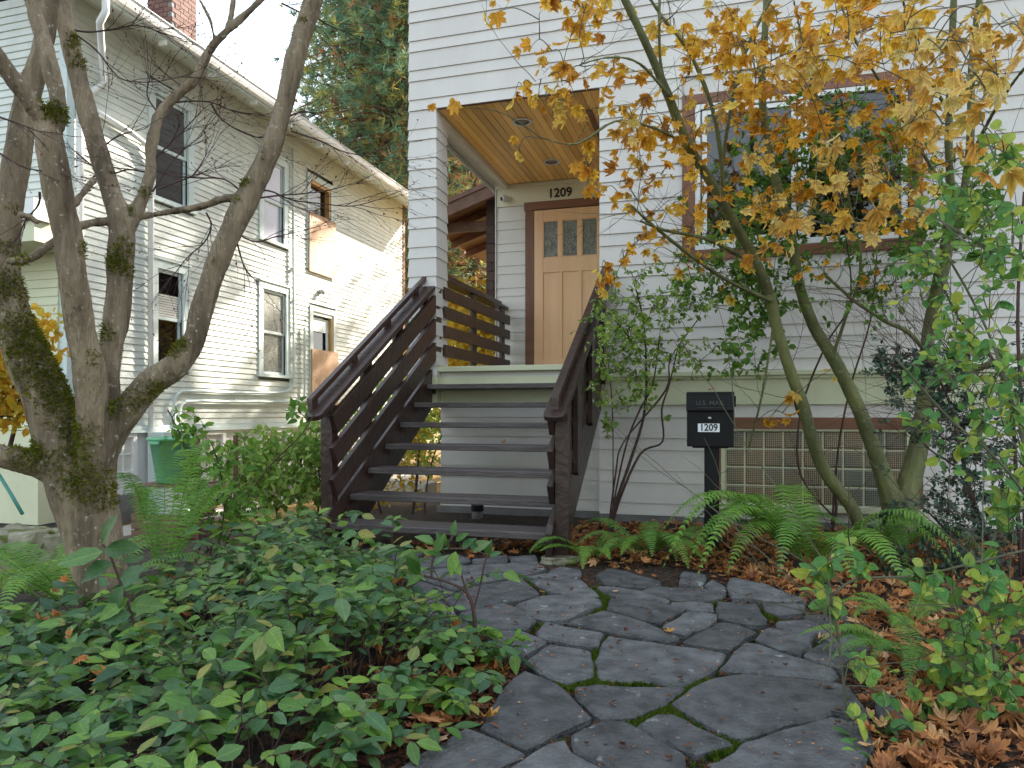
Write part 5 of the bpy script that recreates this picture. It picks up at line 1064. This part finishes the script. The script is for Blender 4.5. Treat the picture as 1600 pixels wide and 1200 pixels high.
# golden foliage in the side yard beyond
def treelet(name, label, cat, base, blobs, leafm, s, n, barkm=None, trunk=.06, maxobj=0, group=None):
    T = thing(name, label, cat, base, group); b = MB(); bx_ = Vector(base); it = []
    cz = max(c[2] for c in blobs); ctr = Vector((sum(c[0] for c in blobs) / len(blobs), sum(c[1] for c in blobs) / len(blobs), sum(c[2] for c in blobs) / len(blobs)))
    b.tube([bx_, (bx_ + ctr) / 2 + rv(.1), ctr], [trunk, trunk * .7, trunk * .35], 8)
    for c in blobs:
        p = Vector(c[:3]); b.tube([(bx_ + ctr) / 2, ((bx_ + ctr) / 2 + p) / 2 + rv(.15), p], [trunk * .5, trunk * .3, trunk * .15], 5)
    lf = MB(); V_ = sum(c[3] ** 3 for c in blobs)
    for c in blobs:
        for k in range(int(n * c[3] ** 3 / V_)):
            d = rv(1) * c[3] * rng.random() ** .45; d.z *= .8; p = Vector(c[:3]) + d
            if noise.noise(p * 1.6) < -.18: continue
            lf.inst(RSM[0], orient(p, rv(1) + Vector((0, 0, -.4)), rv(1) + Vector((0, 0, .6)), s * rng.uniform(.6, 1.3)), rng.random())
    b.build('trunk', barkm or M['twig'], T, smooth=True); lf.build('crown', leafm, T, fix=False, smooth=True, kind='stuff'); return T
def P3(px, py, t, r_): p = atT(px, py, t); return (p.x, p.y, p.z, r_)
treelet('golden_tree', 'bright yellow leaved small tree beyond the deck railing', 'tree', tuple(atT(735, 690, 12)), [P3(720, 540, 12, 1.0), P3(760, 500, 13, 1.0), P3(730, 600, 11, .8), P3(790, 570, 13, 1.0)], M['yellow'], .13, 5200)
treelet('hedge_shrub', 'olive yellow bushes in the sunny side yard behind the steps', 'shrub', tuple(atT(610, 700, 13)), [P3(600, 660, 12, .8), P3(650, 690, 11.5, .7), P3(560, 690, 12, .7), P3(640, 640, 14, .9)], M['light'], .10, 3000)
treelet('young_tree', 'small yellow autumn tree left of the mossy limb', 'tree', tuple(atT(10, 720, 6)), [P3(15, 560, 6.0, .34), P3(60, 510, 6.0, .25), P3(5, 620, 5.9, .32), P3(40, 640, 6, .22), P3(-40, 580, 6, .4), P3(90, 560, 6, .12)], M['yellow'], .075, 1500, trunk=.02)
# ---- conifers
def conifer(name, label, base, top, R0, seed, tufts, col=None, tuft_s=.30, zlo=1.0, barkm=None, droop=.25, needles=13, dry=.08, trunk=.28, shape=.6):
    r = random.Random(seed); T = thing(name, label, 'tree', base); b = MB(); B = Vector(base); hgt = top - B.z
    b.tube([B, B + Vector((.1, 0, hgt * .5)), B + Vector((0, .1, hgt))], [trunk, trunk * .6, .03], 10, wob=.1)
    nb = tufts // 26; nd = MB(); dr = MB()
    for i in range(nb):
        f = r.random() ** .9; z = zlo + (top - zlo) * f; R_ = R0 * (1 - f) ** shape * r.uniform(.65, 1.1) + .2; a = r.uniform(0, 2 * pi)
        e = B + Vector((cos(a) * R_, sin(a) * R_, z - B.z - droop * R_)); s0 = B + Vector((0, 0, z - B.z)); m_ = (s0 + e) / 2 + Vector((0, 0, .12 * R_))
        pts = [Vector(p) for p in spline([tuple(s0), tuple(m_), tuple(e)], 6)]
        b.tube(pts, [.045 * (1 - .8 * k / len(pts)) for k in range(len(pts))], 4, cap=False)
        for k in range(26):
            q = pts[min(len(pts) - 1, int(len(pts) * (1 - .75 * r.random() ** 1.4)))] + Vector((r.gauss(0, .32), r.gauss(0, .32), r.gauss(-.12, .42)))
            d0 = (Vector((cos(a), sin(a), 0)) + Vector((r.gauss(0, .5), r.gauss(0, .5), r.gauss(.1, .5)))).normalized(); rn = r.random(); tgt = dr if r.random() < dry else nd
            for m2 in range(needles):
                d = (d0 + Vector((r.gauss(0, .55), r.gauss(0, .55), r.gauss(0, .55)))).normalized(); sd = d.cross(Vector((r.gauss(0, 1), r.gauss(0, 1), r.gauss(0, 1)))).normalized() * tuft_s * .035; L = tuft_s * r.uniform(.6, 1.1)
                tgt.add([tuple(q - sd), tuple(q + sd), tuple(q + d * L)], [(0, 1, 2)], rn)
    b.build('trunk', barkm or M['redbark'], T, smooth=True); nd.build('crown', col or M['pine'], T, fix=False, kind='stuff')
    if dr.v: dr.build('dry_needle_mass', M['drycone'], T, fix=False, kind='stuff')
    return T
conifer('pine_tree', 'tall blue-green long needled pine behind the neighbouring roof against the sky', (-10.2, 22.5, -.4), 20, 4.9, 11, 17000, tuft_s=.42, zlo=3.0, shape=.4, dry=.09)
conifer('pine_tree', 'dark pine with reddish trunk just behind the end of the neighbouring house', (-12.4, 27, -.4), 17, 4.6, 12, 8000, tuft_s=.42, zlo=1.0, shape=.5, dry=.22)
conifer('cedar_tree', 'conifer with bronze and golden foliage seen through the porch opening', (-7.2, 20.5, -.4), 12, 3.2, 13, 6500, tuft_s=.24, zlo=.8, shape=.4, dry=.45, needles=11, trunk=.22)
conifer('dapple_fir', 'unseen fir added behind the grey house to dapple sun on the neighbouring wall', (-.6, 24.5, -.2), 15, 2.6, 14, 1300, tuft_s=.45, zlo=5.5, shape=.4, dry=.1)  # out of view, added and thinned to break up sun on the wall

# ---- ferns
def frond(name, parent, p0, az, L, lift, tip, w_, m, n=26, twist=0):
    n = int(n * 1.35)
    """arching frond: p0 base, az direction, L length, lift = rise of the arch, tip = end height"""
    d = Vector((cos(az), sin(az), 0)); b = MB(); pts = []
    for i in range(13):
        t = i / 12; pts.append(p0 + d * (L * (t ** .92)) + Vector((0, 0, lift * sin(min(1, t * 1.0) * pi * .62) / sin(pi * .5) + (tip - lift * sin(pi * .62)) * t ** 2.2)))
    b.tube(pts, [.0035 * (1 - .75 * i / 12) for i in range(13)], 4, cap=False)
    side = Vector((-d.y, d.x, 0))
    for i in range(n):
        t = .10 + .90 * (i + .5) / n; f = t * 12; k = min(11, int(f)); q = pts[k].lerp(pts[k + 1], f - k); tg = (pts[k + 1] - pts[k]).normalized(); nn = side.cross(tg); nn = -nn if nn.z < 0 else nn
        ln = w_ * min(1, (t - .02) / .22) * (1 - max(0, (t - .35) / .65) ** 1.5) + .006
        for sg in (-1, 1):
            s2 = (side * sg * (1 + rng.uniform(-.05, .05)) + tg * .28 + nn * (.12 + rng.uniform(-.1, .1))).normalized(); wd = tg * (L / n * .34)
            e = q + s2 * ln + Vector((0, 0, -ln * .28)); m1 = q + s2 * ln * .5 + Vector((0, 0, -ln * .02))
            b.add([tuple(q - wd * .8), tuple(m1 - wd), tuple(e), tuple(m1 + wd), tuple(q + wd * .8)], [(0, 1, 3, 4), (1, 2, 3)], rng.random() * .4)
    return b.build(name, m, parent, smooth=False, fix=False)
def fern(label, px, py, n, L, lift, w_, azs=None, g=None, z=None, tip=None, m=None, seed=0):
    p = atZ(px, py, 0); p = Vector((p.x, p.y, gz(p.x, p.y) + .01)) if z is None else Vector(z)
    T = thing('sword_fern', label, 'fern', tuple(p), g)
    for k in range(n):
        a = (azs[k % len(azs)] if azs else 2 * pi * k / n) + rng.uniform(-.22, .22); l_ = L * rng.uniform(.75, 1.15)
        frond('frond', T, p + Vector((cos(a), sin(a), 0)) * .02, a, l_, lift * rng.uniform(.7, 1.25), (tip if tip is not None else .06) * rng.uniform(.5, 1.5), w_ * rng.uniform(.85, 1.1), m or M['fern'], 30)
fern('low blue-green fern between the right stair post and the small clump', 925, 872, 9, .44, .18, .075, [-2.6, -2.2, -1.7, -1.2, -2.9, .1, 1.2, -.6])
fern('small spreading fern under the snowberry, left of the mailbox post', 1012, 866, 12, .54, .26, .09, [-1.2, -.8, -.4, -1.6, -2.0, -2.6, .2, 2.8, 1.6, -1.0])
fern('large bright green arching fern right of the mailbox post', 1265, 884, 19, .90, .60, .14, [-2.7, -3.0, -2.3, -1.9, -1.5, 2.9, 2.5, -1.2, -2.5, .2, 1.6, -2.1, 2.2, -.3, -.7, -2.8, 1.9])
fern('bright green fern at the base of the maple stems', 1370, 868, 11, .58, .34, .10, [-.4, -.1, -.8, -1.2, -1.6, .3, 2.8, -2.2, .8, -.6, -1.9, 1.8, -.25])
fern('small dark fern among fallen leaves near the right edge of the path', 1440, 1040, 11, .36, .18, .06, [-2.6, -3.0, -2.2, -1.8, 3.0, -1.2, -.4, .6, 1.8])
fern('tiny fern in the leaf litter below the bright arching ferns', 1420, 975, 8, .28, .12, .05, [-2.9, -2.4, -1.8, .2, 1.0, 2.6, -1.0])
fern('tall feathery fern standing just right of the bare tree trunk', 262, 900, 14, .42, .62, .075, [1.6, 1.2, 2.0, .8, 2.4, 0.2, -.3, 2.8, 1.4, -.8, .5, 1.8, -1.4, 3.0], z=tuple(atT(255, 905, 3.9)), tip=.52)
fern('broad fern left of the bare tree trunk by the mossy rocks', 60, 930, 15, .72, .38, .095, [2.9, 2.5, 3.1, -2.9, 2.2, 1.8, .2, .6, 1.1, -2.5, -.3, -2.0, 1.5, -1.0, -1.5], z=tuple(atT(118, 955, 3.7)), tip=.15)

# ---- salal ground cover, foreground left
SP_ = [atZ(x, y, 0).to_2d() for x, y in [(520, 1330), (590, 1185), (680, 1115), (740, 1062), (740, 1030), (690, 1005), (630, 978), (610, 950), (590, 905), (560, 880), (500, 866), (440, 870), (360, 890), (270, 930), (160, 975), (0, 965), (-260, 990), (-700, 1300), (-600, 1900), (300, 1800)]]
poly = [tuple(p) for p in SP_]
xs_ = [p[0] for p in poly]; ys_ = [p[1] for p in poly]
def edged(x, y):
    best = 9
    for i in range(len(poly)):
        a = Vector(poly[i]); c = Vector(poly[(i + 1) % len(poly)]); d = c - a; t = max(0, min(1, (Vector((x, y)) - a).dot(d) / d.length_squared)); best = min(best, (a + d * t - Vector((x, y))).length)
    return best
SL1 = thing('salal_shrub', 'broad mass of oval green salal leaves covering the left foreground', 'shrub', (poly[0][0] - .5, poly[0][1], 0))
sb = MB(); its = []
def salal_stem(sb, its, g, az, h, reach, nl, s, droop=.2):
    d = Vector((cos(az), sin(az), 0)); pts = []
    n = 9
    for i in range(n + 1):
        t = i / n; pts.append(g + d * reach * t ** 1.4 + Vector((0, 0, h * (1 - (1 - t) ** 1.6) - droop * .12 * t ** 3)) + rv(.006) * (1 if i else 0))
    sb.tube(pts, [.0028 * (1 - .6 * i / n) for i in range(n + 1)], 4, cap=False)
    for k in range(nl):
        t = 1 - (k / nl) * .72; f = t * n; i = min(n - 1, int(f)); p = pts[i].lerp(pts[i + 1], f - i); tg = (pts[i + 1] - pts[i]).normalized()
        sd = tg.cross(Vector((0, 0, 1))); sd = sd.normalized() if sd.length > .01 else Vector((1, 0, 0)); sg = 1 if k % 2 else -1
        dd = tg * (.55 if k else 1.4) + sd * sg * (1 if k else .1) + Vector((0, 0, rng.uniform(-.35, .25))) + rv(.22)
        up = Vector((0, 0, 1)) + VIEW * .35 + rv(.38); its.append((rng.randrange(3), orient(p + sd * sg * .004, dd, up, s * rng.uniform(.65, 1.2), rng.uniform(-.3, .3)), rng.random()))
cnt = 0
while cnt < 1150:
    x = rng.uniform(max(min(xs_), -3.6), max(xs_)); y = rng.uniform(max(.75, min(ys_)), max(ys_))
    if not inside((x, y), poly): continue
    p = Vector((x, y, 0)) - CAM; f = p.dot(Vector((-ST, CT, 0)))
    if f < 1.45: continue
    e = edged(x, y); ppx = 800 + 1140 * p.dot(Vector((CT, ST, 0))) / f; hs = .55 + .45 * min(1, max(0, (ppx - 100) / 350)); h = (.09 + .25 * min(1, e / .45) * rng.uniform(.55, 1.25)) * hs
    if (Vector((x, y)) - atT(165, 950, 3.2).to_2d()).length < .20: continue
    az = rng.uniform(0, 2 * pi) if e > .25 else rng.uniform(-.9, .9) - .4
    salal_stem(sb, its, Vector((x, y, gz(x, y))), az, h, rng.uniform(.08, .24), rng.randint(5, 9), rng.choice((.05, .066, .08))); cnt += 1
# sprig that climbs in front of the trunk, and the long arching sprig over the flagstones
p = atT(200, 985, 2.75); salal_stem(sb, its, Vector((p.x, p.y, gz(p.x, p.y))), 2.6, .42, .10, 7, .10)
p = atT(150, 990, 2.6); salal_stem(sb, its, Vector((p.x, p.y, gz(p.x, p.y))), 1.2, .34, .08, 6, .10)
for (px, py) in [(470, 900), (520, 900), (430, 930), (560, 930), (600, 950), (380, 930), (640, 985), (500, 960), (330, 970), (590, 1010), (420, 1020), (540, 1060), (270, 1000), (650, 1010), (120, 1060), (60, 1020), (30, 1100), (220, 1090), (360, 1090), (480, 1120), (450, 890), (400, 905), (90, 1000), (700, 1010)]:
    for k in range(2):
        p = atZ(px + rng.uniform(-20, 20), py + rng.uniform(-15, 15), 0); salal_stem(sb, its, Vector((p.x, p.y, gz(p.x, p.y))), rng.uniform(0, 6.28), rng.uniform(.36, .50) * (.62 if px < 300 else 1), rng.uniform(.12, .3), 9, rng.choice((.06, .08, .095)), .8)
b = MB()
for _ in range(46):
    px = rng.uniform(40, 740); py = rng.uniform(930, 1180); p = atZ(px, py, .0)
    if not inside((p.x, p.y), poly): continue
    b.inst(rng.choice(CURLED), orient(Vector((p.x, p.y, rng.uniform(.05, .26))), rv(1), rv(.8) + Vector((0, 0, 1)), rng.uniform(.05, .09)), rng.random())
b.build('caught_leaves', M['litter'], SL1, fix=False, kind='stuff')
sb.build('stem_mass', M['twig'], SL1, fix=False, kind='stuff'); hang(OVAL, M['salal'], SL1, its, 299)
SL2 = thing('salal_sprig', 'lone salal sprig with bare arching stems leaning over the flagstones', 'shrub', tuple(atZ(742, 985, 0)))
sb = MB(); its = []
limb(sb, [(742, 992, 2.9, 7), (740, 955, 2.9, 6), (728, 925, 2.9, 5), (700, 910, 2.9, 4), (675, 903, 2.9, 4), (655, 897, 2.9, 3)], 6); limb(sb, [(740, 952, 2.9, 4), (750, 915, 2.9, 3), (757, 880, 2.9, 3), (762, 868, 2.9, 3)], 5)
limb(sb, [(674, 903, 2.9, 4), (675, 880, 2.9, 3), (680, 866, 2.9, 3)], 5); limb(sb, [(738, 945, 2.9, 3), (726, 915, 2.9, 2), (715, 880, 2.9, 2), (705, 868, 2.9, 2)], 4); limb(sb, [(762, 868, 2.9, 3), (735, 858, 2.9, 3), (700, 858, 2.9, 3)], 4); limb(sb, [(690, 858, 2.9, 2), (700, 850, 2.88, 2), (708, 835, 2.88, 2)], 4)
for (px, py, dx, dy, s) in [(680, 862, .25, .5, .10), (690, 866, -.9, .2, .07), (705, 868, .4, -.7, .10), (722, 858, .6, .7, .08), (700, 858, -.5, .8, .09), (735, 858, .9, .4, .10), (690, 858, .2, 1, .08), (760, 866, .3, .9, .07), (764, 868, .8, .3, .06), (712, 862, -.2, -.9, .11), (678, 850, -.7, .5, .09), (708, 838, .1, 1, .075), (712, 845, .8, .6, .07), (655, 898, -.4, .7, .11), (662, 897, -.7, -.3, .09), (650, 895, -.1, .9, .10), (745, 860, -.3, .5, .06), (700, 885, .5, -.3, .06)]:
    its.append((rng.randrange(3), orient(atT(px, py, 2.9), Vector((CT, ST, 0)) * dx + Vector((0, 0, 1)) * dy + VIEW * .3, VIEW + Vector((0, 0, .7)) + rv(.4), s * .9), rng.random()))
sb.build('stem', M['twig'], SL2, smooth=True); hang(OVAL, M['salal'], SL2, its, 100)
SL4 = thing('salal_sprig', 'tall salal sprig with large leaves climbing in front of the bare tree trunk', 'shrub', tuple(atT(215, 990, 2.45)))
sb = MB(); its = []
limb(sb, [(225, 1060, 2.45, 5), (205, 960, 2.45, 5), (190, 915, 2.45, 4), (172, 868, 2.45, 4), (160, 850, 2.45, 3)], 6)
for (px, py, dx, dy, s) in [(160, 850, .45, .9, .13), (163, 858, 1.0, .10, .15), (160, 862, -1.0, -.25, .15), (175, 880, -.8, -.35, .12), (188, 905, .9, .45, .12), (192, 915, -.3, -.9, .11), (200, 935, -.7, -.5, .12), (205, 945, .9, .1, .13), (205, 960, -.9, -.1, .11), (210, 975, .8, -.4, .12)]:
    its.append((rng.randrange(3), orient(atT(px, py, 2.44), Vector((CT, ST, 0)) * dx + Vector((0, 0, 1)) * dy + VIEW * .3, VIEW + Vector((0, 0, .6)) + rv(.3), s * .95), rng.random()))
sb.build('stem', M['twig'], SL4, smooth=True); hang(OVAL, M['salal'], SL4, its, 60)
SL3 = thing('seedling_shrub', 'small glossy green seedlings at the edge of the flagstones', 'shrub', tuple(atZ(700, 1080, 0)))
sb = MB(); its = []
for (px, py, h, nl) in [(790, 1040, .13, 8), (770, 1035, .09, 6), (722, 1085, .10, 7), (690, 1105, .10, 8), (655, 1090, .09, 7), (745, 1010, .10, 6), (620, 1120, .08, 7), (700, 1050, .12, 7), (660, 1040, .14, 8), (580, 1140, .10, 7), (520, 1180, .12, 7), (640, 1150, .05, 5)]:
    p = atZ(px, py, 0)
    for k in range(2): salal_stem(sb, its, Vector((p.x + rng.uniform(-.03, .03), p.y + rng.uniform(-.03, .03), -.01)), rng.uniform(0, 6.28), h * rng.uniform(.7, 1.1), .05, nl, .058)
sb.build('stem_mass', M['twig'], SL3, fix=False, kind='stuff'); hang(OVAL, M['mid'], SL3, its, 150)

# ---- joint moss, litter, fallen leaves
jm = MB()
for (px, py, rx, ry, n_) in [(941, 943, 14, 12, 500), (1205, 960, 14, 7, 260), (1085, 946, 30, 6, 260), (1120, 1168, 34, 10, 900), (1060, 1108, 60, 14, 700), (1000, 1066, 80, 6, 900), (930, 1045, 5, 30, 400), (1030, 1125, 40, 20, 500), (940, 1085, 20, 20, 150), (1075, 1100, 30, 16, 500), (1110, 1120, 40, 20, 500), (1140, 1045, 20, 5, 200), (885, 1070, 20, 8, 120), (937, 1005, 8, 16, 220), (1060, 970, 40, 14, 200), (975, 965, 50, 8, 200), (830, 965, 20, 16, 150), (800, 915, 80, 10, 200), (1090, 1085, 20, 10, 200), (950, 925, 60, 12, 250), (1240, 1015, 80, 30, 60), (1000, 1170, 160, 30, 120), (1150, 1000, 160, 60, 120), (760, 930, 120, 50, 80)]:
    for _ in range(int(n_ * 2.2)):
        p = atZ(px + rng.gauss(0, .6) * rx, py + rng.gauss(0, .6) * ry, 0)
        if onstone(p.x, p.y): continue
        tuft(jm, Vector((p.x, p.y, gz(p.x, p.y) + .008)), Vector((0, 0, 1)), rng.uniform(.010, .020), 5)
jm.build('joint_moss', M['jmoss'], None, fix=False, kind='stuff', label='bright green moss growing in the joints between the flagstones', category='moss')
# litter masses
def scatter(name, label, cat, m, tpls, regions, s0, s1, zoff=.0, pile=.03, onst=False):
    b = MB()
    for (poly_, n_) in regions:
        P = [atZ(x, y, 0).to_2d() for x, y in poly_]; x0, x1 = min(p.x for p in P), max(p.x for p in P); y0, y1 = min(p.y for p in P), max(p.y for p in P); k = 0; tries = 0
        while k < n_ and tries < n_ * 20:
            tries += 1; x = rng.uniform(x0, x1); y = rng.uniform(y0, y1)
            if not inside((x, y), [tuple(p) for p in P]): continue
            if y > YF - .05: continue
            if onstone(x, y) and not (onst and rng.random() < onst): continue
            z = (SZ if onstone(x, y) else gz(x, y)) + rng.uniform(.004, pile)
            b.inst(tpls[rng.randrange(len(tpls))], orient(Vector((x, y, z)), Vector((rng.gauss(0, 1), rng.gauss(0, 1), rng.gauss(0, .12))), Vector((rng.gauss(0, .25), rng.gauss(0, .25), 1)), rng.uniform(s0, s1)), rng.random()); k += 1
    return b.build(name, m, None, smooth=False, fix=False, kind='stuff', label=label, category=cat)
bed = [(885, 822), (1000, 815), (1200, 818), (1700, 830), (1900, 1200), (1700, 1500), (1350, 1400), (1330, 1210), (1400, 1110), (1350, 1030), (1330, 960), (1250, 935), (1180, 905), (1060, 885), (985, 885), (930, 890), (880, 880)]
scatter('leaf_litter', 'orange brown fallen maple leaves covering the bed along the house and right side', 'leaf litter', M['litter'], CURLED + MAPLE[:2], [(bed, 2000), ([(1370, 1040), (1620, 1000), (1750, 1300), (1340, 1260)], 260), ([(885, 822), (1500, 822), (1460, 900), (880, 880)], 420), ([(1050, 890), (1350, 890), (1500, 1010), (1380, 1060), (1330, 960), (1180, 912)], 260), ([(510, 862), (880, 842), (880, 868), (560, 880)], 150), ([(560, 1230), (640, 1190), (740, 1115), (800, 1050), (780, 1010), (660, 970), (560, 1000), (450, 1250)], 110)], .05, .115, pile=.05)
scatter('needle_litter', 'dark red brown small leaf litter and debris along the left edge of the flagstones', 'leaf litter', M['redlit'], SMALL + [maple_tpl(50, .6)], [([(480, 1330), (640, 1200), (745, 1130), (815, 1040), (790, 1005), (660, 970), (500, 1100), (300, 1330)], 3200), ([(700, 900), (1330, 940), (1400, 1130), (1320, 1240), (620, 1240)], 1500), ([(1330, 1000), (1500, 950), (1700, 1400), (1300, 1300)], 1400), ([(500, 880), (880, 850), (1200, 880), (1300, 950), (700, 905)], 900)], .014, .038, pile=.016, onst=.05)
scatter('small_debris', 'scattered tan twigs and seeds on the flagstones', 'debris', M['litter'], SMALL, [([(660, 880), (1330, 940), (1400, 1130), (1320, 1240), (620, 1240)], 420)], .006, .018, pile=.004, onst=1)
# single fallen leaves lying on the stones and steps
FL = [(1276, 1002, .105, 'large pale tan curled maple leaf lying on the right flagstones', 'l', 1), (1044, 990, .075, 'small golden maple leaf on the joint in the middle of the path', 'y', 0), (960, 927, .05, 'tiny pinkish maple leaf on the upper path below the ferns', 'l', 2), (848, 927, .045, 'small yellow leaf in the joint left of the upper path', 'y', 0), (1000, 899, .07, 'orange leaf at the tip of the fern right of the stairs', 'o', 1), (1024, 903, .055, 'pale orange leaf beside the fern tip on the dark stone', 'o', 0),
      (1226, 925, .08, 'oval tan leaf on the dark stone under the big fern', 'o', 3), (1305, 980, .10, 'brown maple leaf on the right edge stone above the large tan leaf', 'o', 1), (1345, 1036, .12, 'bright orange maple leaf at the right end of the flagstones', 'o', 2), (757, 1124, .10, 'golden brown folded leaf on the lower left flagstone edge', 'y', 1), (683, 1158, .11, 'tan dry maple leaf at the bottom left edge of the path', 'l', 0), (1309, 997, .07, 'small brown leaf touching the large tan leaf', 'o', 1), (845, 888, .06, 'orange leaf lying by the mossy footing stone', 'o', 0), (655, 958, .12, 'curled orange leaf in the salal edge beside the path', 'o', 1)]
cols = {'l': mat('tan_leaf', (.50, .33, .19), (.38, .22, .12), .8, 30, .3), 'y': mat('gold_leaf', (.48, .26, .05), (.36, .17, .03), .8, 30, .3), 'o': mat('orange_brown_leaf', (.36, .15, .05), (.26, .09, .03), .8, 30, .3)}
for px, py, s, lab, c, ti in FL:
    p = atZ(px, py, SZ); b = MB(); tpl = maple_tpl(int(px), (.35, .8, .1, -1.0)[ti]); b.inst(tpl, orient(Vector((p.x, p.y, SZ + .010)), Vector((rng.gauss(0, 1), rng.gauss(0, 1), .05)), Vector((rng.gauss(0, .12), rng.gauss(0, .12), 1)), s)); b.build('fallen_leaf', cols[c], None, fix=False, smooth=False, label=lab, category='leaf', group='fallen leaves on the flagstones')
b = MB(); p = atY(785, 727, 5.62); b.inst(maple_tpl(77, 1.1), orient(Vector((p.x, 5.60, Z1 + 3 * RI + .012)), Vector((1, .2, .1)), Vector((0, -.3, 1)), .085)); b.build('fallen_leaf', cols['l'], None, fix=False, label='small pale curled leaf resting on the middle stair tread', category='leaf')
p = atT(1113, 612, 5.1); b = MB(); b.inst(maple_tpl(78, .7), orient(Vector((-.12, 5.25, 1.108)), Vector((1, .1, .05)), Vector((0, -.2, 1)), .08)); b.build('fallen_leaf', cols['l'], None, fix=False, label='dry tan leaf lying on top of the black mailbox', category='leaf')

# ---- street trees on the far side of the street behind the viewer (seen in the window glass)
for i, (x, y, s, lab) in enumerate([(-9, -17, 3.2, 'large leafy street tree opposite the house, left one'), (-1, -20, 3.8, 'tall leafy street tree opposite the house, middle one'), (8, -18, 3.4, 'broad leafy street tree opposite the house, right one')]):
    treelet('street_tree', lab, 'tree', (x, y, 0), [(x, y, 5.0, s), (x - 1.8, y, 7.2, s * .7), (x + 2, y + .5, 7.6, s * .75), (x, y, 9.4, s * .7), (x + 1, y, 3.4, s * .6)], M['mid'], .42, 3200, barkm=M['bark'], trunk=.3, group='street trees opposite the house')

gc = MB(); gs = MB()
for _ in range(2600):
    q = atT(rng.uniform(-200, 130), rng.uniform(800, 900), rng.uniform(4.0, 6.6))
    if q.x > -2.9 or q.x < -7: continue
    if noise.noise(Vector((q.x * 2.2, q.y * 2.2, 4))) < -.12: continue
    gc.inst(RSM[0], orient(Vector((q.x, q.y, gz(q.x, q.y) + rng.uniform(.01, .11))), rv(1), rv(.5) + Vector((0, 0, 1)), rng.uniform(.03, .06)), rng.random())
gc.build('ground_cover', M['light'], None, fix=False, kind='stuff', label='sunlit yellow-green low ground cover at the left edge by the rocks', category='ground cover')
